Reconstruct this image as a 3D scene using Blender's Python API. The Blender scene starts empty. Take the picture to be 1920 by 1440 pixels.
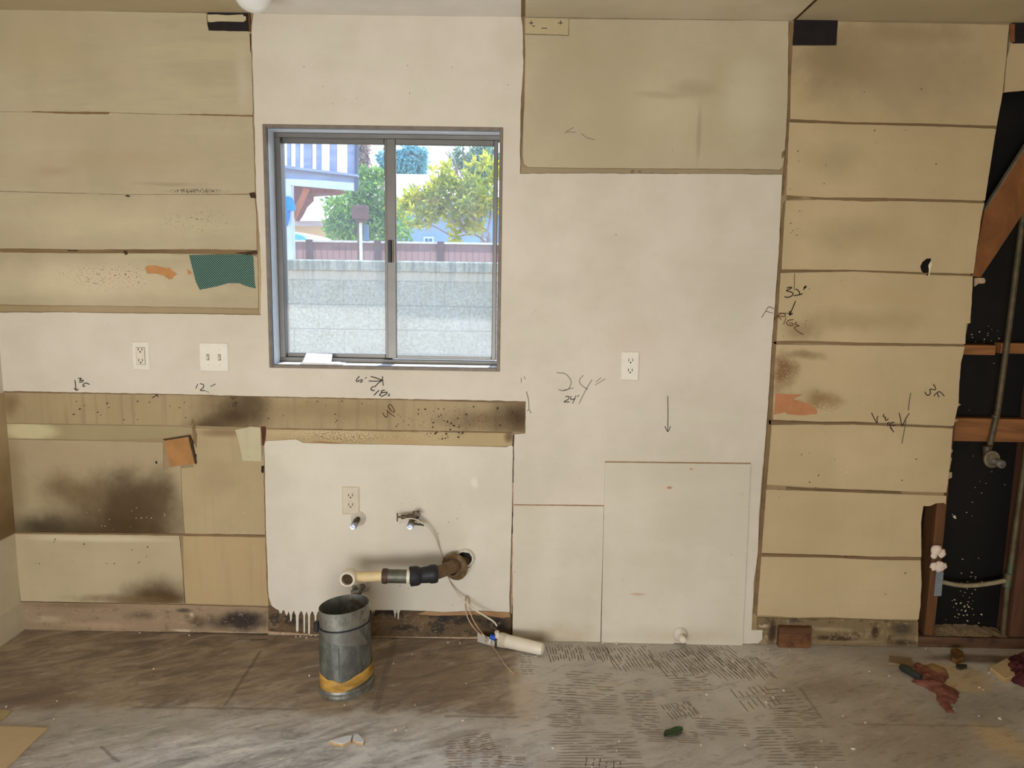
import bpy, math, random
from mathutils import Vector, Matrix
from mathutils.geometry import tessellate_polygon
from mathutils import noise as mnoise

# ------------------------------------------------------------------ camera
SC = bpy.context.scene
COL = SC.collection
FPX, PIT, YAW, ROL, CH, CD = 1442.0, 0.141732, -0.009622, 0.015861, 1.49617, 3.00362
fw = Vector((math.sin(YAW)*math.cos(PIT), math.cos(YAW)*math.cos(PIT), -math.sin(PIT)))
rt = Vector((math.cos(YAW), -math.sin(YAW), 0))
up = rt.cross(fw)
RT = rt*math.cos(ROL) + up*math.sin(ROL)
UP = up*math.cos(ROL) - rt*math.sin(ROL)
CAM = Vector((0, -CD, CH))
cd = bpy.data.cameras.new('camera')
cam = bpy.data.objects.new('camera', cd)
COL.objects.link(cam)
cd.sensor_width = 36.0
cd.lens = FPX*36.0/1920.0
cd.clip_start = 0.05
cd.clip_end = 400
cam.matrix_world = Matrix(((RT.x, UP.x, -fw.x, CAM.x), (RT.y, UP.y, -fw.y, CAM.y),
                           (RT.z, UP.z, -fw.z, CAM.z), (0, 0, 0, 1)))
SC.camera = cam

# ------------------------------------------------------------------ world, sun, daylight from the open side of the room
w = bpy.data.worlds.new('sky'); SC.world = w; w.use_nodes = True
wn = w.node_tree; bg = wn.nodes['Background']
tc = wn.nodes.new('ShaderNodeTexCoord'); sep = wn.nodes.new('ShaderNodeSeparateXYZ')
wn.links.new(tc.outputs['Generated'], sep.inputs[0])
rp = wn.nodes.new('ShaderNodeValToRGB')
rp.color_ramp.elements[0].position = 0.0; rp.color_ramp.elements[0].color = (1.0, 0.99, 0.97, 1)
rp.color_ramp.elements[1].position = 0.42; rp.color_ramp.elements[1].color = (0.30, 0.56, 1.0, 1)
e = rp.color_ramp.elements.new(0.17); e.color = (0.94, 0.97, 1.0, 1)
wn.links.new(sep.outputs['Z'], rp.inputs[0]); wn.links.new(rp.outputs[0], bg.inputs[0])
ms = wn.nodes.new('ShaderNodeMapRange'); wn.links.new(sep.outputs['Z'], ms.inputs[0])          # the sky overhead is deeper blue and stronger than the haze at the horizon
ms.inputs[1].default_value = 0.17; ms.inputs[2].default_value = 0.5; ms.inputs[3].default_value = 2.1; ms.inputs[4].default_value = 4.8
wn.links.new(ms.outputs[0], bg.inputs[1])

sd = bpy.data.lights.new('sun', 'SUN'); sun = bpy.data.objects.new('sun', sd); COL.objects.link(sun)
sd.energy = 9.0; sd.angle = math.radians(0.6); sd.color = (1.0, 0.95, 0.86)
SUNDIR = Vector((0.05, math.cos(math.radians(60)), math.sin(math.radians(60)))).normalized()
sun.rotation_euler = SUNDIR.to_track_quat('Z', 'Y').to_euler()
sun.location = (0, 6, 9)

ad = bpy.data.lights.new('daylight_from_patio_door', 'AREA')
al = bpy.data.objects.new('daylight_from_patio_door', ad); COL.objects.link(al)
ad.shape = 'RECTANGLE'; ad.size = 2.2; ad.size_y = 0.9; ad.energy = 84; ad.color = (1.0, 0.99, 0.97)
al.location = (-0.75, -4.65, 0.62)
al.rotation_euler = (math.radians(90), 0, 0)

vs = SC.view_settings
SC.display_settings.display_device = 'sRGB'
vs.view_transform = 'Standard'; vs.look = 'None'; vs.gamma = 1.0; vs.use_curve_mapping = False
vs.exposure = 0.0

# ------------------------------------------------------------------ helpers
R = random.Random(7)
def ray(px, py):
    return RT*((px-960)/FPX) + UP*((720-py)/FPX) + fw
def at(px, py, y=0.0):                      # the point of the upright plane at depth y seen at a place in the photo
    d = ray(px, py); t = (y+CD)/d.y
    return CAM + d*t
def fl(px, py, z=0.0):                      # the point of the level plane at height z
    d = ray(px, py); t = (z-CH)/d.z
    return CAM + d*t
def xz(pts, y=0.0):
    return [(p.x, p.z) for p in (at(a, b, y) for a, b in pts)]
PX = CD/FPX

def s2l(c):
    r = []
    for v in c:
        v /= 255.0
        r.append(v/12.92 if v <= 0.04045 else ((v+0.055)/1.055)**2.4)
    return (*r, 1.0)

def link(o, parent=None):
    COL.objects.link(o)
    if parent is not None: o.parent = parent
    return o
def tag(o, label=None, cat=None, group=None, kind=None):
    if label: o['label'] = label
    if cat: o['category'] = cat
    if group: o['group'] = group
    if kind: o['kind'] = kind
    return o
def empty(name, loc=(0, 0, 0)):
    o = bpy.data.objects.new(name, None); o.empty_display_size = 0.05
    link(o); o.location = loc
    return o

class MB:
    def __init__(s): s.v = []; s.f = []; s.m = []; s.cur = 0
    def face(s, idx): s.f.append(tuple(idx)); s.m.append(s.cur)
    def add(s, vs_, fs):
        o = len(s.v); s.v += [Vector(p) for p in vs_]
        for f in fs: s.face([i+o for i in f])
    def box(s, a, b, M=None):
        x0, y0, z0 = a; x1, y1, z1 = b
        vs_ = [Vector(p) for p in ((x0,y0,z0),(x1,y0,z0),(x1,y1,z0),(x0,y1,z0),(x0,y0,z1),(x1,y0,z1),(x1,y1,z1),(x0,y1,z1))]
        if M is not None: vs_ = [M @ p for p in vs_]
        s.add(vs_, [(0,3,2,1),(4,5,6,7),(0,1,5,4),(1,2,6,5),(2,3,7,6),(3,0,4,7)])
    def cbox(s, a, b, c, M=None):            # box with chamfered edges all round
        x0,y0,z0 = a; x1,y1,z1 = b
        vs_ = []; idx = {}
        for i, X in enumerate((x0, x1)):
            for j, Y in enumerate((y0, y1)):
                for k, Z in enumerate((z0, z1)):
                    dx = c if i == 0 else -c; dy = c if j == 0 else -c; dz = c if k == 0 else -c
                    for ax in range(3):
                        p = [X+dx, Y+dy, Z+dz]; p[ax] = (X, Y, Z)[ax]
                        idx[(i,j,k,ax)] = len(vs_); vs_.append(Vector(p))
        fs = []
        for ax in range(3):
            o1, o2 = [q for q in range(3) if q != ax]
            for side in (0, 1):
                q = []
                for u, v in ((0,0),(1,0),(1,1),(0,1)):
                    t = [0,0,0]; t[ax] = side; t[o1] = u; t[o2] = v
                    q.append(idx[(*t, ax)])
                fs.append(q)
            for u in (0, 1):
                for v in (0, 1):
                    t0 = [0,0,0]; t1 = [0,0,0]
                    t0[ax] = 0; t1[ax] = 1; t0[o1] = t1[o1] = u; t0[o2] = t1[o2] = v
                    fs.append([idx[(*t0,o1)], idx[(*t1,o1)], idx[(*t1,o2)], idx[(*t0,o2)]])
        for i in (0,1):
            for j in (0,1):
                for k in (0,1):
                    fs.append([idx[(i,j,k,0)], idx[(i,j,k,1)], idx[(i,j,k,2)]])
        if M is not None: vs_ = [M @ p for p in vs_]
        s.add(vs_, fs)
    def tube(s, pts, r, n=10, cap=True, rr=None):
        pts = [Vector(p) for p in pts]
        rings = []; nrm = None
        for i, p in enumerate(pts):
            t = (pts[min(i+1, len(pts)-1)] - pts[max(i-1, 0)]).normalized()
            if nrm is None:
                nrm = t.orthogonal().normalized()
            else:
                nrm = (nrm - t*nrm.dot(t))
                nrm = nrm.normalized() if nrm.length > 1e-6 else t.orthogonal().normalized()
            bi = t.cross(nrm)
            q = rr[i] if rr else r
            rings.append([p + (nrm*math.cos(2*math.pi*k/n) + bi*math.sin(2*math.pi*k/n))*q for k in range(n)])
        o = len(s.v)
        for rg in rings: s.v += rg
        for i in range(len(pts)-1):
            for k in range(n):
                k2 = (k+1) % n
                s.face((o+i*n+k, o+i*n+k2, o+(i+1)*n+k2, o+(i+1)*n+k))
        if cap:
            s.face([o+k for k in range(n)][::-1]); s.face([o+(len(pts)-1)*n+k for k in range(n)])
    def lathe(s, prof, c, ax, n=24, cap=(False, False), ell=None):   # prof: (radius, distance along axis)
        ax = Vector(ax).normalized(); c = Vector(c)
        if ell: u, v = Vector(ell[0]), Vector(ell[1])
        else:
            u = ax.orthogonal().normalized(); v = ax.cross(u)
        o = len(s.v)
        for r, h in prof:
            for k in range(n):
                a = 2*math.pi*k/n
                s.v.append(c + ax*h + (u*math.cos(a) + v*math.sin(a))*r)
        for i in range(len(prof)-1):
            for k in range(n):
                k2 = (k+1) % n
                s.face((o+i*n+k, o+i*n+k2, o+(i+1)*n+k2, o+(i+1)*n+k))
        if cap[0]: s.face([o+k for k in range(n)][::-1])
        if cap[1]: s.face([o+(len(prof)-1)*n+k for k in range(n)])
    def slab(s, outer, holes, y0, y1):       # plate in the x-z plane, front at y0, back at y1
        loops = [outer]+list(holes)
        flat = [p for L in loops for p in L]
        tris = tessellate_polygon([[Vector((a, b, 0)) for a, b in L] for L in loops])
        n = len(flat); o = len(s.v)
        s.v += [Vector((a, y0, b)) for a, b in flat] + [Vector((a, y1, b)) for a, b in flat]
        for t in tris:
            a, b, c = (flat[i] for i in t)
            cr = (b[0]-a[0])*(c[1]-a[1]) - (b[1]-a[1])*(c[0]-a[0])
            t = tuple(t) if cr > 0 else tuple(t)[::-1]
            s.face([o+i for i in t]); s.face([o+n+i for i in t[::-1]])
        k = 0
        for L in loops:
            m = len(L)
            area = sum(L[i][0]*L[(i+1) % m][1]-L[(i+1) % m][0]*L[i][1] for i in range(m))
            for i in range(m):
                j = (i+1) % m
                q = (o+k+i, o+n+k+i, o+n+k+j, o+k+j)
                flip = (area > 0) != (L is outer)
                s.face(q[::-1] if flip else q)
            k += m
    def plate(s, poly, z0, z1):              # plate in the x-y plane between two heights
        m = MB(); m.slab(poly, [], z0, z1)
        s.add([(p.x, p.z, p.y) for p in m.v], [f[::-1] for f in m.f])
    def build(s, name, mat, parent=None, smooth=None):
        me = bpy.data.meshes.new(name)
        me.from_pydata([tuple(p) for p in s.v], [], s.f)
        mats = mat if isinstance(mat, (list, tuple)) else [mat]
        for m in mats: me.materials.append(m)
        if len(mats) > 1: me.polygons.foreach_set('material_index', s.m)
        me.update()
        if smooth:
            me.polygons.foreach_set('use_smooth', [True]*len(me.polygons))
            try: me.set_sharp_from_angle(angle=math.radians(smooth))
            except Exception: pass
        o = bpy.data.objects.new(name, me)
        return link(o, parent)

def smoothline(pts, n=6):
    pts = [Vector(p) for p in pts]
    if len(pts) < 3: return pts
    out = []
    P = [pts[0]*2-pts[1]]+pts+[pts[-1]*2-pts[-2]]
    for i in range(1, len(P)-2):
        a, b, c, d = P[i-1:i+3]
        for k in range(n):
            t = k/n
            out.append(0.5*((2*b)+(c-a)*t+(2*a-5*b+4*c-d)*t*t+(3*b-a-3*c+d)*t**3))
    out.append(pts[-1])
    return out
def jag(poly, step=0.012, amp=0.002, seed=0, sc=30):
    out = []; n = len(poly)
    for i in range(n):
        a = poly[i]; b = poly[(i+1) % n]
        L = math.hypot(b[0]-a[0], b[1]-a[1])
        if L < 1e-6: continue
        m = max(1, int(L/step))
        nx, nz = -(b[1]-a[1])/L, (b[0]-a[0])/L
        for k in range(m):
            t = k/m
            x = a[0]+(b[0]-a[0])*t; z = a[1]+(b[1]-a[1])*t
            d = 0
            if amp:
                d = amp*(mnoise.noise(Vector((x*sc, z*sc, seed*3.7)))*1.1 + 0.7*mnoise.noise(Vector((x*sc*5, z*sc*5, seed*1.3))))
                d *= min(1, 4*min(t, 1-t)+0.25)
            out.append((x+nx*d, z+nz*d))
    return out
def ribbon(mb, pts, w, y):                   # ink line lying on an upright surface
    P = smoothline([(a, 0, b) for a, b in pts], 5)
    o = len(mb.v); n = len(P)
    for i, p in enumerate(P):
        t = P[min(i+1, n-1)]-P[max(i-1, 0)]
        t = t.normalized() if t.length > 1e-9 else Vector((1, 0, 0))
        q = Vector((-t.z, 0, t.x))*w*(0.42 if i in (0, n-1) else 0.5)
        mb.v += [Vector((p.x+q.x, y, p.z+q.z)), Vector((p.x-q.x, y, p.z-q.z))]
    for i in range(n-1):
        a = o+2*i
        mb.face((a, a+1, a+3, a+2))

# ------------------------------------------------------------------ materials
class G:
    def __init__(s, name):
        s.mat = bpy.data.materials.new(name); s.mat.use_nodes = True
        s.nt = s.mat.node_tree; s.b = s.nt.nodes['Principled BSDF']; s.out = s.nt.nodes['Material Output']
        s.geo = s.nt.nodes.new('ShaderNodeNewGeometry'); s.pos = s.geo.outputs['Position']; s._j = None
        s.h = None
    def N(s, t): return s.nt.nodes.new(t)
    def put(s, sock, v):
        if isinstance(v, bpy.types.NodeSocket): s.nt.links.new(v, sock)
        elif isinstance(v, (tuple, list)) and len(v) == 3 and sock.type == 'RGBA': sock.default_value = (*v, 1)
        else: sock.default_value = v
    def vm(s, op, a, b=None):
        n = s.N('ShaderNodeVectorMath'); n.operation = op
        s.put(n.inputs[0], a)
        if b is not None: s.put(n.inputs[1], b)
        return n.outputs['Value'] if op in ('LENGTH', 'DOT_PRODUCT') else n.outputs[0]
    def ma(s, op, a, b=0.0, clamp=False):
        n = s.N('ShaderNodeMath'); n.operation = op; n.use_clamp = clamp
        s.put(n.inputs[0], a); s.put(n.inputs[1], b)
        return n.outputs[0]
    def noise(s, sc=5, det=4, ro=0.55, stretch=None, dist=0.0, off=0.0, color=False, rot=0.0):
        v = s.pos
        if rot:
            r = s.N('ShaderNodeVectorRotate'); r.rotation_type = 'Z_AXIS'; s.put(r.inputs['Vector'], v); r.inputs['Angle'].default_value = math.radians(rot); v = r.outputs[0]
        if stretch: v = s.vm('MULTIPLY', v, stretch)
        if off: v = s.vm('ADD', v, (off, off*1.7, off*0.6))
        n = s.N('ShaderNodeTexNoise'); s.put(n.inputs['Vector'], v)
        n.inputs['Scale'].default_value = sc; n.inputs['Detail'].default_value = det
        n.inputs['Roughness'].default_value = ro; n.inputs['Distortion'].default_value = dist
        return n.outputs['Color' if color else 0]
    def thr(s, v, a, b):
        n = s.N('ShaderNodeMapRange'); n.interpolation_type = 'SMOOTHSTEP'; n.clamp = True
        s.put(n.inputs[0], v); n.inputs[1].default_value = a; n.inputs[2].default_value = b
        return n.outputs[0]
    def lin(s, v, a, b, c, d):
        n = s.N('ShaderNodeMapRange'); s.put(n.inputs[0], v)
        for i, q in enumerate((a, b, c, d)): n.inputs[i+1].default_value = q
        return n.outputs[0]
    def mix(s, f, a, b, mode='MIX'):
        n = s.N('ShaderNodeMix'); n.data_type = 'RGBA'; n.blend_type = mode
        s.put(n.inputs[0], f); s.put(n.inputs[6], a); s.put(n.inputs[7], b)
        return n.outputs[2]
    def jit(s):
        if s._j is None:
            c = s.noise(9, 5, 0.6, color=True)
            s._j = s.vm('SUBTRACT', c, (0.5, 0.5, 0.5))
        return s._j
    def blob(s, c, rx, rz, soft=0.6, jit=0.5, plane='xz'):
        v = s.vm('SUBTRACT', s.pos, tuple(c))
        v = s.vm('MULTIPLY', v, (1/rx, 0, 1/rz) if plane == 'xz' else (1/rx, 1/rz, 0))
        if jit:
            j = s.vm('MULTIPLY', s.jit(), (jit*2,)*3)
            v = s.vm('ADD', v, j)
        return s.thr(s.vm('LENGTH', v), 1.0, 1.0-soft)
    def seg(s, a, b, w, soft=0.6, jit=0.02):       # soft mark along a line on the floor
        d = (b[0]-a[0], b[1]-a[1], 0); L2 = d[0]**2+d[1]**2
        v = s.vm('SUBTRACT', s.pos, (a[0], a[1], 0)); v = s.vm('MULTIPLY', v, (1, 1, 0))
        v = s.vm('ADD', v, s.vm('MULTIPLY', s.jit(), (jit, jit, 0)))
        t = s.ma('MULTIPLY', s.vm('DOT_PRODUCT', v, d), 1/L2, True)
        c = s.N('ShaderNodeVectorMath'); c.operation = 'SCALE'; c.inputs[0].default_value = d; s.put(c.inputs[3], t)
        return s.thr(s.vm('LENGTH', s.vm('SUBTRACT', v, c.outputs[0])), w, w*(1-soft))
    def voro(s, sc, feat='F1', stretch=None):
        n = s.N('ShaderNodeTexVoronoi'); n.feature = feat
        v = s.vm('MULTIPLY', s.pos, stretch) if stretch else s.pos
        s.put(n.inputs['Vector'], v); n.inputs['Scale'].default_value = sc
        return n.outputs['Distance']
    def bump(s, h, strength=0.3, dist=0.002):
        n = s.N('ShaderNodeBump'); s.put(n.inputs['Height'], h)
        n.inputs['Strength'].default_value = strength; n.inputs['Distance'].default_value = dist
        s.nt.links.new(n.outputs[0], s.b.inputs['Normal'])
        return s
    def done(s, col, rough=0.8, metal=0.0, spec=0.3):
        s.put(s.b.inputs['Base Color'], col); s.put(s.b.inputs['Roughness'], rough)
        s.put(s.b.inputs['Metallic'], metal); s.b.inputs['Specular IOR Level'].default_value = spec
        return s.mat

def plain(name, c, rough=0.7, metal=0.0, var=0.12, sc=25, spec=0.3, bump=0.0):
    g = G(name); c = s2l(c)
    n = g.noise(sc, 5, 0.6)
    a = tuple(x*(1-var) for x in c[:3]); b = tuple(min(1, x*(1+var)) for x in c[:3])
    if bump: g.bump(g.noise(sc*4, 4), bump)
    return g.done(g.mix(g.thr(n, 0.3, 0.7), a, b), rough, metal, spec)

def board(name, base, tint=None, stains_tones=(), spec_zone=(), light=(), streak=0.35, vstreak=0.0, rough=0.65, scuff=0.5, mottle=(), bands=0.5):
    """aged paint on plaster board: blotches, brush streaks, soot with its own outline"""
    g = G(name); b = s2l(base)
    n1 = g.noise(2.2, 5, 0.6); n2 = g.noise(7, 5, 0.6, stretch=(0.25, 1, 1.6), off=3)
    n3 = g.noise(60, 4, 0.6, stretch=(0.12, 1, 1), off=5)
    k = 0.86
    col = g.mix(g.thr(n1, 0.35, 0.7), (b[0]*k, b[1]*k, b[2]*k*0.94), b)
    t = s2l(tint) if tint else (b[0]*0.93, b[1]*0.98, b[2]*0.93, 1)
    col = g.mix(g.ma('MULTIPLY', g.thr(n2, 0.45, 0.7), 0.6), col, t)
    col = g.mix(g.ma('MULTIPLY', g.thr(n3, 0.52, 0.75), streak*0.5), col, tuple(x*0.72 for x in b[:3]))
    n5 = g.noise(3.2, 3, 0.5, stretch=(1, 1, 0.18), off=21)
    col = g.mix(g.ma('MULTIPLY', g.thr(n5, 0.5, 0.62), bands*0.35), col, tuple(x*0.78 for x in b[:3]))
    col = g.mix(g.ma('MULTIPLY', g.thr(n5, 0.47, 0.36), bands*0.3), col, tuple(min(1, x*1.14) for x in b[:3]))
    if vstreak:
        n4 = g.noise(40, 3, 0.6, stretch=(1, 1, 0.05), off=8)
        col = g.mix(g.ma('MULTIPLY', g.thr(n4, 0.5, 0.75), vstreak), col, tuple(x*0.6 for x in b[:3]))
    for c, rx, rz, colr, st, soft, jt in light:
        col = g.mix(g.ma('MULTIPLY', g.blob(at(*c), rx*PX, rz*PX, soft, jt), st), col, s2l(colr))
    for c, rx, rz, colr, st, soft, jt in stains_tones:
        col = g.mix(g.ma('MULTIPLY', g.blob(at(*c), rx*PX, rz*PX, soft, jt), st), col, s2l(colr))
    for c, rx, rz, colr, dens in spec_zone:
        v = g.noise(170, 3, 0.6, stretch=(0.8, 1, 1.1), off=1.5)
        f = g.ma('MULTIPLY', g.thr(v, dens, dens+0.05), g.blob(at(*c), rx*PX, rz*PX, 0.8, 0.4))
        col = g.mix(f, col, s2l(colr))
    for sc_, a_, b_, c_, s_ in mottle:
        col = g.mix(g.ma('MULTIPLY', g.thr(g.noise(sc_, 6, 0.7, stretch=(0.7, 1, 1), off=sc_*0.37), a_, b_), s_), col, s2l(c_))
    sp = g.noise(95, 2, 0.5, off=11)
    col = g.mix(g.ma('MULTIPLY', g.thr(sp, 0.76, 0.80), scuff), col, s2l((96, 82, 62)))
    g.bump(g.ma('ADD', g.noise(35, 5, 0.6, stretch=(0.35, 1, 1)), g.ma('MULTIPLY', n1, 3.0)), 0.25, 0.003)
    return g.done(col, rough)

MAT = {}
MAT['white_wall'] = board('white_wall_paint', (222, 212, 198), tint=(216, 208, 190), streak=0.05, scuff=0.25, rough=0.55, bands=0.12,
    stains_tones=[((1050, 540), 60, 30, (188, 178, 160), 0.25, 0.9, 0.6), ((1180, 640), 90, 70, (205, 188, 170), 0.3, 0.9, 0.5),
            ((1250, 1000), 200, 120, (212, 202, 182), 0.5, 0.9, 0.5)])
MAT['base_coat'] = board('bare_plaster_edge', (166, 144, 110), tint=(138, 114, 82), streak=0.8, scuff=0.8)
MAT['gap'] = plain('dark_line', (70, 52, 36), 0.9, var=0.4, sc=60)
CREAM = (192, 177, 149)
# ------------------------------------------------------------------ the room shell
H = 2.44
XL = at(20, 900).x                      # left corner
XR = 3.5
XV = at(1790, 800).x                    # where the plaster ends and the open stud bay begins
YB = -4.7
def struct(o): return tag(o, kind='structure')

# window opening (upright wall plane)
wx0 = at(499, 460).x; wx1 = at(940.5, 460).x
wz1 = at(720, 236).z; wz0 = at(726, 693).z
tr = 0.013                               # thin metal trim round the opening
ix0, ix1, iz0, iz1 = wx0+tr, wx1-tr, wz0+tr, wz1-tr

# wall core: studs behind plaster seen from outside as one mass with the window hole
wall = MB()
def rect(a, b, c, d): return [(a, b), (c, b), (c, d), (a, d)]
edge_r = xz([(1891,80),(1878,172),(1866,240),(1844,380),(1836,412),(1821,516),(1817,606),(1808,650),(1798,683),(1795,758),(1785,806),(1778,866),(1772,923),(1770,943),(1756,941),(1732,946),(1725,980),(1726,1095),(1723,1143),(1720,1212)])
wall.slab([(XL-0.2, H+0.1), (edge_r[0][0], H+0.1)]+edge_r+[(edge_r[-1][0], -0.02), (XL-0.2, -0.02)], [rect(ix0, iz0, ix1, iz1)], 0.0065, 0.016)
g = G('wall_core'); 
wall_back = struct(wall.build('wall_back', MAT['base_coat']))
m = MB()
m.slab(rect(XL-0.2, -0.3, XR+0.3, H+0.2), [rect(ix0, iz0, ix1, iz1)], 0.112, 0.17)
MAT['tar'] = board('black_tar_paper', (16, 16, 15), tint=(24, 22, 19), streak=0.1, scuff=0.3, rough=0.55)
tarp = m.build('tar_paper', MAT['tar'], wall_back); tarp['label'] = 'black tar paper sheathing at the back of the open stud bay'

# white painted coat
white_out = [(476,22),(979,30),(979,70),(977,33),(980,50),(981,132),(977,180),(975.5,242),(975,326),(1106,325),(1213,326),(1334,326),(1466,327.5),
 (1463,400),(1460,472),(1454,547),(1451,594),(1446,654),(1442,725),(1439.5,764),(1433,845),(1428,897),(1422.6,970),(1421,1032),(1413,1090),(1410,1165),
 (1409,1181),(1430,1181),(1429,1198),(1421,1206),(1388,1207),(1200,1204),(963,1201),(961,1100),(961.5,1000),(963,900),(964.5,814),(985,812.5),(986,752.5),
 (850,749.5),(700,747),(495,743),(340,739),(120,735),(3,733),(-20,733),(-20,585),(0,586),(100,585.5),(240,587.5),(370,588.5),(489,591),(490,520),(488.5,470),(484,400),
 (481,375),(479,290),(477,220),(474,130),(472,60)]
white_out = [p for i, p in enumerate(white_out) if i != 2]
WO = jag(xz(white_out), 0.012, 0.0016, 1)
m = MB(); m.slab(WO, [rect(wx0+.004, wz0+.004, wx1-.004, wz1-.004)], -0.002, 0.0105)
o = m.build('white_paint_coat', MAT['white_wall'], wall_back); o['label'] = 'white painted plaster coat around the window'

def panel(name, px, mat, y0=0.003, y1=0.0104, amp=0.0012, seed=0, label=None, step=0.012):
    mb = MB()
    polys = px if isinstance(px[0], list) else [px]
    for i, p in enumerate(polys):
        mb.slab(jag(xz(p), step, amp, seed+i), [], y0, y1)
    o = mb.build(name, mat, wall_back)
    if label: o['label'] = label
    return o

# upper left: four board courses where a cabinet hung
UL = [[(-70,12),(0,17.5),(380,24),(387,25),(388,45),(391,57),(465,58.5),(470,61),(472,130),(474,205),(473,216),(300,213.5),(200,210),(0,209),(-70,208)],
      [(-70,208.7),(0,209.7),(200,211),(300,214.3),(473,217),(476,290),(478,355),(477,363),(240,364.5),(0,358),(-70,358)],
      [(-70,359),(0,359),(240,365.2),(477,365),(480,400),(481,468),(478,470),(300,467),(150,468),(60,466),(0,466),(-70,466)],
      [(-70,472),(0,473),(150,475),(300,475),(475,479),(483,482),(484,560),(484,578),(360,576),(180,573),(60,572),(0,571),(-70,571)]]
m_ul = board('upper_left_boards', CREAM, tint=(196, 186, 148), streak=0.35,
    stains_tones=[((60, 90), 160, 80, (188, 172, 130), 0.45, 0.9, 0.6), ((230, 300), 200, 30, (180, 158, 122), 0.35, 0.9, 0.7),
            ((320, 345), 90, 6, (150, 135, 110), 0.5, 0.9, 0.5), ((100, 320), 60, 14, (165, 140, 105), 0.35, 0.9, 0.8)],
    light=[((200, 415), 260, 50, (206, 192, 158), 0.6, 0.9, 0.5), ((180, 525), 300, 50, (216, 200, 168), 0.7, 0.9, 0.4), ((455,150),20,70,(205,195,175),.5,.9,.4)],
    spec_zone=[((210, 518), 140, 34, (70, 58, 42), 0.60), ((360, 415), 110, 32, (82, 70, 52), 0.62), ((370, 358), 80, 6, (80, 70, 55), 0.5)])
panel('plaster_board', UL, m_ul, 0.002, label='four cream plaster board courses left of the window', seed=3)
# soot and glue lines at the seams
MAT['seam'] = board('seam_dirt', (138, 112, 78), tint=(92, 66, 44), streak=1.0, scuff=1.0)
SE = [[(60,208.5),(120,209),(205,210),(203,214),(130,213.5),(60,210)], [(340,213.5),(400,214),(473,215.5),(473,219),(440,218),(340,215)],
      [(0,467),(150,468),(300,469),(380,467),(478,469),(483,473),(478,478),(440,476),(300,474),(150,474),(0,473)]]
panel('seam_line', SE, MAT['seam'], 0.0012, 0.006, 0.0016, 9, 'brown crumbling seam between the cream boards', 0.006)
DK = [[(127,469),(146,469),(145,471),(127,471)], [(440,474),(470,471),(481,470),(482,476),(462,478)], [(231,470),(238,470),(239,477),(234,478)],
      [(233,367),(240,365),(245,369),(238,369)], [(467,362),(477,360),(480,372),(470,371)], [(468,62),(471,64),(470,98),(469,97)]]
panel('crack', DK, MAT['gap'], 0.0006, 0.006, 0.001, 4, 'dark gaps broken out along the board seams', 0.004)
LEDGE = [(-20,572),(45,574),(180,574),(360,577),(484,580),(484,588),(370,587),(240,586),(45,584),(-20,584)]
panel('plaster_ledge', LEDGE, board('ledge_tan', (172, 152, 118), tint=(158, 138, 108), streak=0.6), 0.0045, 0.0104, 0.0008, 11)
EDGE = [(483,470),(488,470),(490,588),(485,588)]
panel('plaster_ledge', EDGE, board('edge_cream', (192, 170, 132), streak=0.4), 0.0045, 0.0104, 0.0008, 12)
# orange peeled spot, green dotted wallpaper remnant
panel('peeled_spot', [[(271,503),(276,498),(289,497.5),(312,503),(319,501),(320,505),(332,514),(326,518),(323,523.5),(316,524),(307,517),(294,513),(276,513)],
                      [(350,505),(355,507),(360,512),(353,515)]], plain('orange_under_paint', (190, 138, 86), 0.8, var=0.08), 0.0013, 0.006, 0.0008, 5, 'orange spots of older paint laid bare', 0.004)
g = G('green_dotted_wallpaper')
s2 = 1/0.0092
sx = g.N('ShaderNodeSeparateXYZ'); g.put(sx.inputs[0], g.pos)
u = g.ma('MULTIPLY', g.ma('ADD', sx.outputs[0], sx.outputs[2]), s2); v = g.ma('MULTIPLY', g.ma('SUBTRACT', sx.outputs[0], sx.outputs[2]), s2)
fu = g.ma('SUBTRACT', g.ma('FRACT', u), 0.5); fv = g.ma('SUBTRACT', g.ma('FRACT', v), 0.5)
d2 = g.ma('ADD', g.ma('MULTIPLY', fu, fu), g.ma('MULTIPLY', fv, fv))
MAT['dots'] = g.done(g.mix(g.thr(d2, 0.075, 0.04), s2l((28, 78, 70)), s2l((168, 190, 172))), 0.7)
panel('wallpaper_scrap', [(354,478),(470,477),(475,481),(477,526),(479.5,541),(466,538),(448,531),(427,531),(406,537),(374,543.5),(367,529)],
      MAT['dots'], 0.0012, 0.006, 0.0008, 6, 'green wallpaper remnant with small white dots', 0.005)

# dark holes cut under the ceiling
MAT['hole'] = plain('hole_tar', (30, 24, 24), 0.7, var=0.3)
for p, lb in (([(388,20),(390,32),(389,45),(391,57),(467,58),(470,40),(468,22)], 'dark opening with a pale strip across it, under the ceiling'),
          ([(1490,36),(1571,36),(1568,84),(1487,84)], 'dark square opening under the ceiling'),):
    panel('cut_out', p, MAT['hole'], 0.0012, 0.009, 0.0006, 7, lb, 0.005)
panel('wood_edge', [(465,20),(468,22),(470,58),(467,58)], plain('raw_edge', (110, 72, 40), 0.8), 0.0006, 0.008, 0.0005, 8)
panel('paper_strip', [(389,27.5),(405,27),(425,28.5),(455,27),(457,30),(461,31),(461,38),(456,41),(440,40.5),(410,40),(396,41.5),(390,41)],
      board('strip_cream', (206, 192, 160)), 0.0002, 0.003, 0.0004, 10, None, 0.004)

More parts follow.
